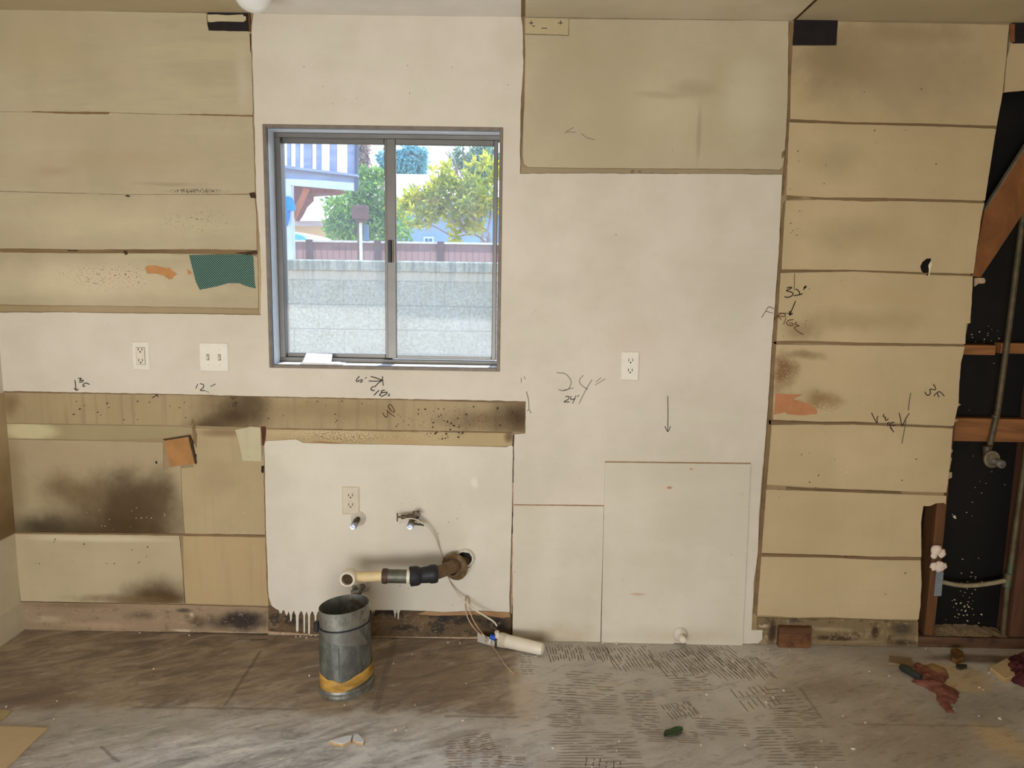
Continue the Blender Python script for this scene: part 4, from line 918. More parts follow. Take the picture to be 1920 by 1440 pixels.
# left stop valve
w_ = at(672, 972, -.0045); t = empty('stop_valve', (w_.x, -.0045, w_.z)); tag(t, 'left water stop valve with a round painted escutcheon touching the lower outlet', 'valve')
disc_escut(t, 0, 0, .031)
mb = MB(); mb.tube([(0, .004, 0), (0, -.05, 0)], .0075, 12); mb.tube([(0,-.03,0),(0,-.036,0)], .0115, 6); mb.lathe([(.0, -.032),(.011,-.032),(.0125,-.02),(.0125,0),(.010,.006),(0,.006)], (0, -.062, 0), (0, 1, 0), 14)
mb.tube([(0, -.066, 0), (.002, -.066, .018)], .0065, 10); mb.build('valve_body', MAT['bronze'], t, 40)
mb = MB(); mb.lathe([(.0135, 0), (.0138, .004), (.0135, .02), (.0115, .024), (.007, .0235), (.0065, .018), (0, .018)], (0, -.078, -.002), (0, -1, .08), 12, (True, False)); mb.build('chrome_nut', MAT['chrome'], t, 30)
# right stop valve with a saddle clamp and clear tube
w_ = at(776, 968, -.0045); t = empty('stop_valve', (w_.x, -.0045, w_.z)); tag(t, 'right water stop valve with a T-handled clamp and the milky tube above the drain pipe', 'valve')
mb = MB(); mb.tube([(0, .004, 0), (0, -.06, 0)], .008, 12); mb.lathe([(.0, -.03),(.010,-.03),(.0125,-.018),(.0125,0),(.010,.008),(0,.008)], (0, -.07, -.004), (0, 1, 0), 14)
mb.tube([(0,-.05,0),(0,-.056,0)], .0125, 6); mb.build('valve_body', MAT['bronze'], t, 40)
mb = MB(); mb.lathe([(.0135, 0), (.0138, .004), (.0135, .02), (.0115, .024), (.007, .0235), (.0065, .018), (0, .018)], (0, -.086, -.008), (0, -1, .05), 12, (True, False)); mb.build('chrome_nut', MAT['chrome'], t, 30)
mb = MB(); mb.cbox((-.018,-.05,.002),(.018,-.034,.022), .003); mb.cbox((-.016,-.048,-.022),(.02,-.036,-.014), .002)
mb.add([(.004,-.052,.024),(.03,-.05,.012),(.034,-.05,.024),(.012,-.05,.04),(.004,-.046,.024),(.03,-.044,.012),(.034,-.044,.024),(.012,-.044,.04)], [(0,1,2,3),(7,6,5,4),(0,4,5,1),(1,5,6,2),(2,6,7,3),(3,7,4,0)])
mb.tube([(.014,-.042,-.02),(.028,-.042,-.022),(.034,-.042,-.012),(.03,-.042,.0)], .0028, 8); mb.build('saddle_clamp', MAT['bronze'], t, 40)
mb = MB(); mb.tube([(-.018,-.044,.011),(-.044,-.044,.011)], .0085, 12); mb.tube([(-.044,-.044,.011),(-.062,-.044,.010)], .0042, 8); mb.tube([(-.06,-.044,.026),(-.06,-.044,-.008)], .0026, 8); mb.build('t_handle', MAT['bronze'], t, 40)
mb = MB(); mb.tube([(.016,-.04,-.018),(.046,-.04,-.024)], .0035, 8); mb.build('clamp_screw', MAT['rubber'], t, 40)
mb = MB(); mb.slab(jag(rect(-.004, -.010, .022, .024), .005, .004, 81), [], -.001, .003); mb.build('wall_hole', MAT['hole'], t)
# low stop valve behind the duct
w_ = at(681, 1097, -.0045); t = empty('stop_valve', (w_.x, -.0045, w_.z)); tag(t, 'low grey stop valve under the drain pipe, half behind the metal duct', 'valve')
disc_escut(t, 0, 0, .031)
mb = MB(); mb.tube([(0, .004, 0), (0, -.05, 0)], .0095, 12); mb.lathe([(0,-.022),(.014,-.022),(.016,-.014),(.016,.012),(.012,.018),(0,.018)], (-.012, -.062, -.002), (1, 0, .3), 8); mb.tube([(-.012,-.062,-.002),(-.02,-.075,-.016)], .013, 8)
mb.tube([(-.02,-.062,.0),(-.022,-.063,.022)], .011, 6); mb.build('valve_body', MAT['greymetal'], t, 30)

# drain pipe
w_ = at(868, 1054, -.0045); t = empty('drain_pipe', (w_.x, -.0045, w_.z)); tag(t, 'drain pipe leaving the wall through a loose flange, running left to an open white elbow', 'pipe')
O = t.location
flc = P(853, 1062, -.038)
mb = MB(); mb.slab(jag([(q[0]-O.x, q[1]-O.z) for q in xz([(862,1034),(880,1036),(887,1046),(884,1060),(873,1068),(860,1062),(850,1045)])], .006, .003, 82), [], -.0012, .003); mb.build('wall_hole', MAT['hole'], t)
mb = MB(); mb.lathe([(.040, 0), (.040, .006), (.033, .014), (.029, .014), (.029, 0)], loc(t, P(872, 1046, -.006)), (0, -1, .1), 24); mb.build('wall_collar', MAT['escut'], t, 40)
ax = Vector((-.40, -.91, -.05)).normalized()
mb = MB(); mb.lathe([(.024, -.006), (.030, .012), (.050, .006), (.056, -.004), (.057, .004), (.050, .013), (.034, .022), (.026, .03)], loc(t, flc), ax, 32); mb.build('flange', MAT['iron'], t, 40)
c0 = P(813, 1076, -.165); c1 = P(768, 1081, -.185); c2 = P(716, 1080, -.19); c3 = P(655, 1083, -.20)
mb = MB(); mb.tube(smoothline([loc(t, P(872, 1052, .01)), loc(t, P(860, 1057, -.04)), loc(t, P(838, 1067, -.115)), loc(t, c0)], 5), .0255, 20); mb.build('iron_pipe', MAT['iron'], t, 40)
d = (c1-c0).normalized(); L = (c1-c0).length
mb = MB(); mb.lathe([(.026, -.016), (.033, -.014), (.036, -.006), (.036, .012), (.033, .018), (.0305, L*.5), (.031, L*.55), (.036, L*.62), (.038, L*.7), (.0385, L*.97), (.034, L), (.026, L)], loc(t, c0), d, 24); mb.build('rubber_coupling', MAT['rubber'], t, 35)
d = (c2-c1).normalized(); L = (c2-c1).length
mb = MB(); mb.lathe([(.0275, -.002), (.0275, .010), (.022, .010)], loc(t, c1), d, 24); mb.build('white_washer', MAT['pvc'], t, 40)
mb = MB(); mb.lathe([(.0262, .009), (.0262, L*.97), (.018, L*.98)], loc(t, c1), d, 24); mb.build('metal_sleeve', MAT['nipple'], t, 40)
mb = MB(); mb.lathe([(.026, L*.78), (.0285, L*.79), (.0300, L*.86), (.0285, L*.98), (.018, L)], loc(t, c1), d, 24); mb.build('slip_nut', MAT['brownband'], t, 40)
mb = MB(); mb.tube([loc(t, c2), loc(t, c2.lerp(c3, .55)), loc(t, c3+Vector((.012, .02, 0)))], .0195, 18); mb.build('plastic_pipe', MAT['pvcy'], t, 40)
mb = MB(); c3l = loc(t, c3); mb.lathe([(.0, -.004), (.024, -.004), (.0305, .008), (.0315, .03), (.0315, .052), (.029, .055), (.0222, .054), (.0215, .03), (.0, .028)], c3l+Vector((0, .03, 0)), (-.06, -1, .02), 28); mb.build('open_elbow', MAT['pvc'], t, 40)
mb = MB(); mb.lathe([(0, .0), (.0215, .0)], c3l+Vector((-.001, -.012, 0)), (-.06, -1, .02), 24); mb.build('elbow_bore', plain('dark_bore', (70, 54, 36), .8, var=.3, sc=60), t)  # dark disc filling the open end of the elbow

# milky tube from the clamp, behind the drain pipe, to the filter
pts = [P(748,982,-.06),P(758,974,-.062),P(776,973,-.062),P(797,984,-.05),P(815,1006,-.035),P(824,1030,-.014),P(832,1055,-.008),P(840,1085,-.010),P(856,1112,-.035),P(874,1130,-.06),P(893,1145,-.07),P(914,1158,-.085),P(926,1166,-.095),P(932,1174,-.10)]
mb = MB(); mb.tube(smoothline(pts, 6), .0033, 8); o = mb.build('plastic_tube', MAT['tube'], None, 60); tag(o, 'milky plastic tube running from the clamped valve behind the drain pipe down to the filter', 'tube')
# thin tan line looped over the torn edge
pts = [P(903,1191,-.10),P(889,1178,-.055),P(878,1160,-.03),P(873,1142,-.018),P(873,1122,-.016),P(876,1119,-.018),P(878.5,1124,-.02),P(880,1142,-.024),P(886,1160,-.04),P(897,1178,-.075),P(908,1192,-.14)]
q = fl(923, 1211, .004); pts += [fl(912,1197,.03)*1.0, q, fl(934,1226,.003), fl(948,1248,.003), fl(962,1262,.003), fl(968,1265,.003)]
mb = MB(); mb.tube(smoothline(pts, 5), .0024, 8); o = mb.build('thin_tube', MAT['tantube'], None, 60); tag(o, 'thin tan tube looped over the torn plaster edge, its end lying on the floor', 'tube')

# water filter lying on the floor
fr = .030
fa = fl(948, 1196, fr); fb_ = fl(1020, 1218, fr)
fa = Vector((fa.x, min(fa.y, -.075), fr))
t = empty('water_filter', (fa.x, fa.y, 0)); tag(t, 'white cylindrical water filter with its bracket lying on the floor by the wall', 'filter')
A = loc(t, fa); B = loc(t, fb_); d = (B-A).normalized(); L = (B-A).length
MAT['filt'] = plain('filter_plastic', (226, 216, 196), .35, var=.05, sc=12, spec=.5)
mb = MB(); mb.lathe([(.0265, -.004), (.0275, .004), (.0268, .02), (.0255, L*.6), (.0245, L*.9), (.021, L*.97), (.012, L*1.0), (0, L*1.005)], A, d, 28, (True, False)); mb.build('cartridge', MAT['filt'], t, 40)
mb = MB(); mb.lathe([(.020, -.026), (.0298, -.024), (.0298, -.004), (.0285, .0), (.0285, .006), (.026, .008)], A, d, 24, (True, False)); 
mb.cbox((-.034,-.018,.010),(-.008,.016,.046), .004); mb.build('filter_head', plain('head_grey_white', (196, 186, 164), .45, var=.08), t, 30)
mb = MB(); mb.tube([(-.030, .0, .044), (-.036, -.002, .070)], .0095, 12); mb.tube([(-.030,0,.046),(-.031,0,.052)], .013, 8); mb.build('tube_fitting', MAT['pvc'], t, 40)
mb = MB(); mb.tube([(-.040, .004, .038), (-.062, .010, .042)], .011, 10); mb.build('blue_collar', plain('blue_plastic', (34, 84, 190), .4, var=.1), t, 40)
mb = MB(); mb.tube([(-.060, .006, .036), (-.066, -.006, .018)], .005, 8); mb.build('tube_stub', MAT['pvc'], t, 40)
bp = [fl(892, 1190, .055), fl(893,1200,.0)]; a = fl(895, 1203, .001); b = fl(927, 1213, .001)
ab = (b-a); nrm = Vector((ab.y, -ab.x, 0)).normalized()
A0 = loc(t, a); B0 = loc(t, b)
mb = MB(); hgt = .040
q = [A0, B0, B0+Vector((0, 0, hgt*.75)), A0+Vector((0, 0, hgt))]; q2 = [p-nrm*.002 for p in q]
mb.add(q+q2, [(0,1,2,3),(7,6,5,4),(0,4,5,1),(1,5,6,2),(2,6,7,3),(3,7,4,0)])
C0 = B0+Vector((.006, .032, 0)); q = [B0, C0, C0+Vector((.0, 0, .06)), B0+Vector((0, 0, hgt*.75))]; q2 = [p+Vector((-.002, 0, 0)) for p in q]
mb.add(q+q2, [(0,1,2,3),(7,6,5,4),(0,4,5,1),(1,5,6,2),(2,6,7,3),(3,7,4,0)])
mb.build('bracket', plain('bracket_white', (206, 200, 190), .4, .3, var=.05), t)
mb = MB(); pm = A0.lerp(B0, .5)+Vector((0, 0, .014))+nrm*.0004; mb.lathe([(0,0),(.0028,0)], pm, nrm, 10); mb.build('bracket_hole', MAT['slot'], t)

# capped pipe at the foot of the board
p_ = at(1275, 1189, -.012); t = empty('capped_pipe', (p_.x, -.012, p_.z)); tag(t, 'white capped pipe stub with a round flange at the foot of the taller painted board', 'pipe')
mb = MB(); mb.lathe([(.031, -.001), (.031, .003), (.026, .009), (.014, .012), (.013, .012)], (0, 0, 0), (0, -1, 0), 28, (False, True)); mb.build('escutcheon', MAT['escut'], t, 40)
mb = MB(); mb.lathe([(.0125, 0), (.0125, .026), (.0145, .027), (.0150, .036), (.012, .041), (0, .0425)], (.002, -.008, -.002), (.03, -1, -.02), 18); mb.build('pipe_cap', MAT['pvc'], t, 40)

# ------------------------------------------------------------------ metal duct standing on the floor
bc = fl(651, 1287); d_ = ray(645, 1133); tt = (bc.y+CD)/d_.y; topz = (CAM+d_*tt).z
t = empty('metal_duct', (bc.x, bc.y, 0)); tag(t, 'oval galvanised duct piece standing upright on the floor left of the drain pipe', 'duct')
ph = math.radians(50); U = Vector((math.cos(ph), math.sin(ph), 0)); V = Vector((-math.sin(ph), math.cos(ph), 0))
EA, EB = .097, .077
def oval(mb, prof, cap=(False, False), n=48): mb.lathe([(1, 0)], (0,0,0), (0,0,1), 3); mb.v.clear(); mb.f.clear(); mb.m.clear(); ovl(mb, prof, cap, n)
def ovl(mb, prof, cap, n):
    o = len(mb.v)
    for k_, h_ in prof:
        for i in range(n):
            a = 2*math.pi*i/n; mb.v.append(U*(EA*k_*math.cos(a)) + V*((EB+EA*(k_-1))*math.sin(a)) + Vector((-.006*h_/topz, 0, h_)))
    for i in range(len(prof)-1):
        for k in range(n): mb.face((o+i*n+k, o+i*n+(k+1) % n, o+(i+1)*n+(k+1) % n, o+(i+1)*n+k))
    if cap[0]: mb.face([o+k for k in range(n)][::-1])
    if cap[1]: mb.face([o+(len(prof)-1)*n+k for k in range(n)])
g = G('galvanised'); n1 = g.noise(22, 6, .7, stretch=(1, 1, .5)); n2 = g.noise(9, 4, .6, off=3)
c_ = g.mix(g.thr(n1, .35, .7), s2l((96, 98, 92)), s2l((136, 138, 130))); c_ = g.mix(g.ma('MULTIPLY', g.thr(n2, .5, .65), .5), c_, s2l((84, 84, 74)))
g.bump(n1, .2, .001); MAT['galv'] = g.done(c_, .5, .55, .5)
g = G('galvanised_collar'); n1 = g.noise(22, 6, .7, stretch=(1, 1, .5))
c_ = g.mix(g.thr(n1, .35, .7), s2l((118, 118, 110)), s2l((160, 160, 150))); c_ = g.mix(g.thr(g.noise(14, 5, .7, off=2), .56, .66), c_, s2l((120, 96, 70))); MAT['galv2'] = g.done(c_, .42, .6, .5)
h1 = topz*.80
mb = MB(); ovl(mb, [(1.05, .004), (1.045, .05), (1.02, h1*.6), (1.015, h1-.004), (1.02, h1), (.995, h1-.002), (1.0, h1*.6), (1.03, .05), (1.035, .004)], (False, False), 48); mb.build('duct_body', MAT['galv'], t, 40)
mb = MB(); ovl(mb, [(.99, h1-.03), (.985, topz), (.975, topz), (.975, h1-.04), (1.0, .01)], (False, True), 48)
mb.f.pop(); mb.m.pop(); mb.build('inner_collar', MAT['galv2'], t, 40)
g = G('yellow_tape'); n1 = g.noise(14, 5, .6, stretch=(1, 1, 3)); c_ = g.mix(g.thr(n1, .35, .65), s2l((150, 112, 48)), s2l((196, 152, 74))); c_ = g.mix(g.thr(g.noise(30, 4, .6, stretch=(1,1,4)), .62, .75), c_, s2l((96, 70, 34))); g.bump(n1, .4, .003); MAT['ytape'] = g.done(c_, .6)
mb = MB(); n = 72
for i in range(n):
    a = 2*math.pi*i/n; ca, sa = math.cos(a), math.sin(a)
    p = U*(EA*1.056*ca)+V*((EB+EA*.056)*sa)
    hz_ = .062+.03*max(0, p.x/EA)+.024*max(0, -p.x/EA)+.006*mnoise.noise(Vector((ca*3, sa*3, 2)))
    mb.v += [p+Vector((0,0,.028+.02*max(0, p.x/EA))), p*1.006+Vector((0,0,hz_*.6+.01)), p+Vector((0,0,hz_)), p*.985+Vector((0,0,hz_+.001))]
for i in range(n):
    j = (i+1) % n
    for k in range(3): mb.face((4*i+k, 4*j+k, 4*j+k+1, 4*i+k+1))
mb.build('yellow_tape', MAT['ytape'], t, 60)
mb = MB(); ovl(mb, [(1.05, .0), (1.085, .0), (1.095, .004), (1.085, .010), (1.075, .014), (1.085, .018), (1.08, .026), (1.05, .030)], (False, False), 48); mb.build('base_rim', MAT['galv2'], t, 50)
def duct_pt(a, k, h_): return U*(EA*k*math.cos(a))+V*((EB+EA*(k-1))*math.sin(a))+Vector((-.006*h_/topz, 0, h_))
mb = MB(); rows = 6; cols = 14          # crumpled silver tape on the front
af = math.atan2(-V.y*EB, -U.y*EA)
for r_ in range(rows):
    for c_i in range(cols):
        a = af-.75+1.7*c_i/(cols-1)+.1*r_; hh = h1-.003-.075*r_/(rows-1)*(.45+.55*c_i/(cols-1)); mb.v.append(duct_pt(a, 1.026+.012*abs(mnoise.noise(Vector((c_i*.9+r_*.6, r_*.5, 3)))), hh))
for r_ in range(rows-1):
    for c_i in range(cols-1): q = r_*cols+c_i; mb.face((q, q+cols, q+cols+1, q+1))
mb.build('silver_tape', metal('silver_tape', (150, 150, 144), .3, .1, me=.75), t, 20)
mb = MB(); pts = [duct_pt(2*math.pi*i/40, 1.03, h1-.001) for i in range(41)]; mb.tube(pts, .0022, 6); mb.build('dark_seal', MAT['rubber'], t, 60)
mb = MB(); al_ = math.atan2(-V.x*EB, -U.x*EA); p = duct_pt(al_, 1.06, h1-.01); mb.cbox((p.x-.014, p.y-.012, p.z-.022), (p.x+.004, p.y+.012, p.z+.016), .004); mb.build('seal_tab', MAT['rubber'], t)
mb = MB(); mb.tube([duct_pt(af+.18, 1.022, h_) for h_ in (.06, .12, .18, h1-.06)], .0018, 6); mb.build('seam', MAT['galv'], t, 60)

# ------------------------------------------------------------------ open stud bay on the right
def woodmat(name, c, var=.25, stretch=(1, 1, .12), dirt=None):
    g = G(name); c = s2l(c); n = g.noise(22, 5, .6, stretch=stretch, dist=1.0)
    col = g.mix(g.thr(n, .35, .68), tuple(x*(1-var) for x in c[:3]), tuple(min(1, x*(1+var)) for x in c[:3]))
    if dirt: col = g.mix(g.thr(g.noise(9, 5, .7, off=4), .5, .64), col, s2l(dirt))
    return g.done(col, .7)
MAT['stud'] = woodmat('old_stud', (98, 65, 38)); MAT['brace'] = woodmat('brace_wood', (128, 82, 45), .2, (.5, 1, .3)); MAT['block'] = woodmat('block_wood', (138, 92, 54), .25, (.12, 1, 1))
MAT['darkstud'] = woodmat('dark_stud', (84, 54, 38))
ST = .018
def upright(name, xa, z0, z1, wd, mat, label, cat='stud', y0=ST, y1=.108):
    t = empty(name, (xa, y0, z0)); tag(t, label, cat)
    mb = MB(); mb.cbox((0, 0, 0), (wd, y1-y0, z1-z0), .002); mb.build('timber', mat, t); return t
xs = at(1753, 990, ST).x; zp = at(1745, 1200, ST).z
t = upright('wall_stud', xs, .045, 2.3, .040, MAT['stud'], 'brown wall stud showing through the torn corner of the yellowed boards')
a = at(1751, 1117, ST); b = at(1769, 1072, ST)
mb = MB(); mb.cbox((a.x-xs-.001, -.003, a.z-.045), (b.x-xs, .0, b.z-.045), .0008); o = mb.build('metal_strap', metal('blue_grey_strap', (140, 150, 156), .5, .1, me=.4), t)
mb = MB()
for px, py, r in ((1756,1032,.024),(1766,1038,.018),(1752,1042,.014),(1752,1062,.018),(1762,1063,.024),(1770,1062,.015)):
    p = at(px, py, .004); k0 = len(mb.v); nn_ = 12
    mb.lathe([(0, -r*.6), (r*.6, -r*.45), (r*.95, -r*.1), (r*.95, r*.2), (r*.6, r*.5), (0, r*.6)], (p.x-xs, .0-ST*.6, p.z-.045), (0, -1, 0), nn_)
    for i in range(k0, len(mb.v)): mb.v[i] += Vector((1, .5, 1))*.006*mnoise.noise(mb.v[i]*90)
mb.build('foam_lump', plain('foam_pink_white', (226, 208, 190), .9, var=.08), t, 60)['label'] = 'lumps of pinkish white foam'
xr_ = at(1898, 1150, ST).x; t = upright('wall_stud', xr_, .045, 2.3, .09, MAT['darkstud'], 'dark reddish stud at the right edge of the open bay')
a = at(1806, 664, ST); b = at(1806, 647, ST)
def blocking(name, px0, px1, pyt, pyb, mat, label, y0=ST, xpad=0):
    a = at(px0, pyb, y0); b = at(px1, pyt, y0); t = empty(name, (a.x, y0, a.z)); tag(t, label, 'timber')
    mb = MB(); mb.cbox((0, 0, 0), (b.x-a.x, .108-y0, b.z-a.z), .002); mb.build('timber', mat, t); return t
blocking('wall_blocking', 1800, 1868, 648, 665, MAT['block'], 'short orange-brown blocking piece left of the pipe, in the middle of the bay')
blocking('wall_blocking', 1876, 1990, 645, 663, MAT['block'], 'dim blocking piece right of the pipe, in the middle of the bay', ST+.042)
t = blocking('wall_blocking', 1780, 1990, 787.5, 827, MAT['block'], 'wide grained blocking board behind the pipe just above the tap', ST+.044)
# diagonal let-in brace
bp = [(1985,180),(1862,371),(1846,396),(1830,478),(1822,518),(1839,519.5),(1985,300)]
q = at(1835, 500, .014); t = empty('diagonal_brace', (q.x, .014, q.z)); tag(t, 'orange-brown diagonal brace board crossing the top of the open bay', 'timber')
mb = MB(); mb.slab([(x-q.x, z-q.z) for x, z in xz(bp, .014)], [], 0, .024); mb.build('timber', MAT['brace'], t)
mb = MB(); mb.slab([(x-q.x, z-q.z) for x, z in xz([(1985,176),(1862,368),(1846,394),(1846,397),(1862,372),(1985,181)], .014)], [], -.0008, .02); mb.build('dusty_edge', plain('grey_dust', (118, 106, 90), .9, var=.2), t)
mb = MB(); mb.slab(xz([(1826,521),(1843,521),(1845.5,526),(1844,531),(1832,532),(1826,537)], .012), [], .004, .012); o = mb.build('plaster_tab', plain('tab_tan', (176, 150, 122), .9, var=.2), wall_back)
# water pipe with hose tap
MAT['oldpipe'] = metal('old_galvanised', (92, 80, 60), .6, .25, 30, .35, (70, 66, 50))
MAT['greenpipe'] = metal('stained_copper', (94, 80, 56), .6, .3, 12, .3, (84, 96, 70))
pa = at(1894, 600, .055); pb = at(1855, 838, .055)
yv = .0
t = empty('water_pipe', (at(1870,770,.05).x, .05, at(1870,770,.05).z)); tag(t, 'old vertical water pipe with a hose tap, running down through the blocking', 'pipe')
O = t.location
mb = MB(); top_ = at(1932, 290, .058); mb.tube([loc(t, top_), loc(t, at(1894,600,.046)), loc(t, at(1871,770,.042)), loc(t, at(1853,846,.030))], .0115, 12); mb.build('pipe_run', MAT['oldpipe'], t, 40)
mb = MB(); p0 = at(1867, 781, .041); mb.lathe([(.013,-.006),(.0155,-.005),(.0155,.005),(.013,.006)], loc(t, p0), (.1,0,1), 14, (True, True)); mb.build('pipe_clip', MAT['oldpipe'], t, 40)
tp = at(1857, 860, -.012); tl_ = loc(t, tp)
mb = MB(); mb.tube([tl_+Vector((-.004, .022, .045)), tl_+Vector((0, .02, -.006))], .016, 12); mb.tube([tl_+Vector((0,.026,0)), tl_+Vector((0,-.004,0))], .014, 12); mb.build('tap_body', MAT['oldpipe'], t, 40)
mb = MB(); mb.lathe([(0, .003), (.007, .003), (.009, .0), (.020, -.001), (.026, .002), (.0335, .0), (.0335, -.006), (.026, -.008), (0, -.008)], tl_+Vector((0, -.012, 0)), (.1, -1, .1), 24); mb.build('tap_wheel', metal('dull_nickel', (150, 142, 122), .35, .25, 60, .7), t, 40)
mb = MB(); mb.tube([tl_+Vector((.006, -.004, -.004)), tl_+Vector((.016, -.032, -.010))], .011, 12); mb.lathe([(.0165, 0), (.0168, .004), (.0165, .018), (.014, .021), (.0085, .021), (.008, .014), (0, .014)], tl_+Vector((.016, -.030, -.010)), (.12, -1, -.1), 16, (True, False)); mb.build('tap_spout', MAT['greymetal'], t, 40)
# second pipe with branch
t = empty('branch_pipe', (at(1880,1180,.05).x, .05, .05)); tag(t, 'greenish copper pipe by the dark right stud, with a side branch', 'pipe')
mb = MB(); mb.tube(smoothline([loc(t, at(1880.5,1198,.045)), loc(t, at(1888,1110,.045)), loc(t, at(1893,1080,.045)), loc(t, at(1902,1010,.045)), loc(t, at(1917,900,.045)), loc(t, at(1945,690,.045))], 4), .0118, 12); mb.build('pipe_run', MAT['greenpipe'], t, 40)
mb = MB(); mb.tube(smoothline([loc(t, at(1762,1090,.06)), loc(t, at(1790,1096,.05)), loc(t, at(1815,1098,.045)), loc(t, at(1850,1095,.045)), loc(t, at(1888,1088,.045))], 4), .0095, 12); mb.build('branch_run', metal('limed_pipe', (156, 142, 112), .6, .2, 30, .2), t, 40)
mb = MB(); p0 = at(1890, 1088, .045); mb.lathe([(.0135,-.03),(.016,-.028),(.016,.028),(.0135,.03)], loc(t, p0), (.09, 0, 1), 14, (True, True)); mb.build('tee_fitting', MAT['greenpipe'], t, 40)
# sill plate with debris
a = at(1722, 1216, .004)
t = empty('sill_plate', (a.x, .004, .0)); tag(t, 'dirty dark sill plate lying on the floor under the open bay', 'timber')
mb = MB(); mb.cbox((0, 0, 0), (1.2, .104, .044), .003); mb.build('timber', woodmat('dirty_plate', (92, 66, 46), .3, (.12, 1, 1), (66, 50, 38)), t)
mb = MB(); nx_, ny_ = 40, 8; x0_ = .05
for j in range(ny_):
    for i in range(nx_):
        x = x0_+.32*i/(nx_-1); y = .012+.09*j/(ny_-1); mb.v.append(Vector((x, y, .0445+max(0, .012*math.sin(3.14*i/(nx_-1))*(j/(ny_-1))+.006*mnoise.noise(Vector((x*60, y*60, 1)))))))
for j in range(ny_-1):
    for i in range(nx_-1): q_ = j*nx_+i; mb.face((q_, q_+1, q_+nx_+1, q_+nx_))
o = mb.build('plaster_dust', plain('dust', (156, 134, 104), .95, var=.3, sc=90), t, 60); o['kind'] = 'stuff'
# hole in the top right corner
panel('cut_out', [(1899,37),(1970,38),(1970,81),(1901,81)], MAT['hole'], 0.001, 0.009, 0.0004, 90, 'dark square opening in the top right corner', .01)
panel('wood_edge', [(1894,46),(1903,44),(1903,79),(1896,79)], MAT['brace'], 0.0006, .006, .0004, 91)

# wooden block set in the left boards, and one at the floor
p_ = at(337, 846); t = empty('wood_block', (p_.x, .006, p_.z)); tag(t, 'square orange wood block set crooked in the tan boards under the counter band', 'block')
def lp(pts, y): return [(x-p_.x, z-p_.z) for x, z in xz(pts, y)]
mb = MB(); mb.slab(lp([(308,823),(354,817.5),(368,868),(319.5,875.5)], 0), [], -.0065, .0); mb.build('block_face', woodmat('orange_block', (172, 124, 74), .12, (.5, 1, .4)), t)
mb = MB(); mb.slab(lp([(305,824),(356,816),(362,830),(369,868),(366,871),(353,819),(309,826)], 0), [], -.0072, -.0002); mb.build('dark_line', MAT['gap'], t)  # dark strip along the top and right edges of the block
p_ = at(1488, 1194, -.03); t = empty('wood_block', (p_.x, -.03, 0)); tag(t, 'cracked brown wood block at the floor against the right boards', 'block')
a = at(1457, 1217, -.012); b = at(1520, 1175, -.012)
mb = MB(); mb.cbox((a.x-p_.x, .004, .0), (b.x-p_.x, .031, b.z), .002); mb.build('timber', woodmat('floor_block', (106, 72, 44), .35, (.12, 1, 1), (84, 50, 28)), t)

# ------------------------------------------------------------------ ceiling globe lamp
gy = -.34; gc = at(474, -14, gy); t = empty('ceiling_lamp', (gc.x, gy, gc.z)); tag(t, 'round white glass ceiling lamp cut by the top edge of the picture', 'lamp')
g = G('opal_glass'); MAT['opal'] = g.done((.80, .79, .75), .08, 0, .6)
mb = MB(); r = .062; k = 14; mb.lathe([(r*math.sin(math.pi*i/k*.86)+1e-5, -r*math.cos(math.pi*i/k*.86)) for i in range(k+1)], (0, 0, 0), (0, 0, 1), 32); mb.build('glass_globe', MAT['opal'], t, 60)
mb = MB(); mb.lathe([(.03, .045), (.034, .05), (.05, H-gc.z-.012), (.055, H-gc.z-.001)], (0, 0, 0), (0, 0, 1), 28, (True, True)); mb.build('lamp_base', metal('brushed_base', (150, 140, 126), .35, .08), t, 40)

# ------------------------------------------------------------------ things lying about on the floor
def flat(name, px, h, mat, label, cat, group=None, z0=.0008, seed=0, amp=.0012, parts=None):
    P_ = [fl(a, b, h) for a, b in px]; c = sum(P_, Vector())/len(P_)
    o = MB(); o.plate(jag([(p.x-c.x, p.y-c.y) for p in P_], .008, amp, seed), 0, h)
    ob = o.build(name, mat); ob.location = (c.x, c.y, z0); tag(ob, label, cat, group); return ob
MAT['tilew'] = plain('white_glaze', (226, 230, 238), .15, var=.03, spec=.6); MAT['bisque'] = plain('tan_bisque', (186, 152, 106), .9, var=.12)
def shard(px, label, seed, h=.010):
    P_ = [fl(a, b, h) for a, b in px]; c = sum(P_, Vector())/len(P_)
    t = empty('tile_shard', (c.x, c.y, 0)); tag(t, label, 'tile')
    poly = jag([(p.x-c.x, p.y-c.y) for p in P_], .01, .001, seed)
    mb = MB(); mb.plate([(x*1.04, y*1.04) for x, y in poly], .0008, h-.0015); mb.build('clay_body', MAT['bisque'], t)
    mb = MB(); mb.plate(poly, h-.0015, h); mb.build('white_glaze', MAT['tilew'], t)
shard([(618,1388.5),(649,1379.5),(660,1379),(657,1388),(643,1394.5),(625,1391.5)], 'left, longer broken white tile shard on the floor below the metal duct', 101)
shard([(664,1377),(671,1376),(676,1380.5),(683,1389),(681,1392.5),(667,1390.5),(661.5,1387)], 'right, smaller broken white tile shard beside the longer one', 102)
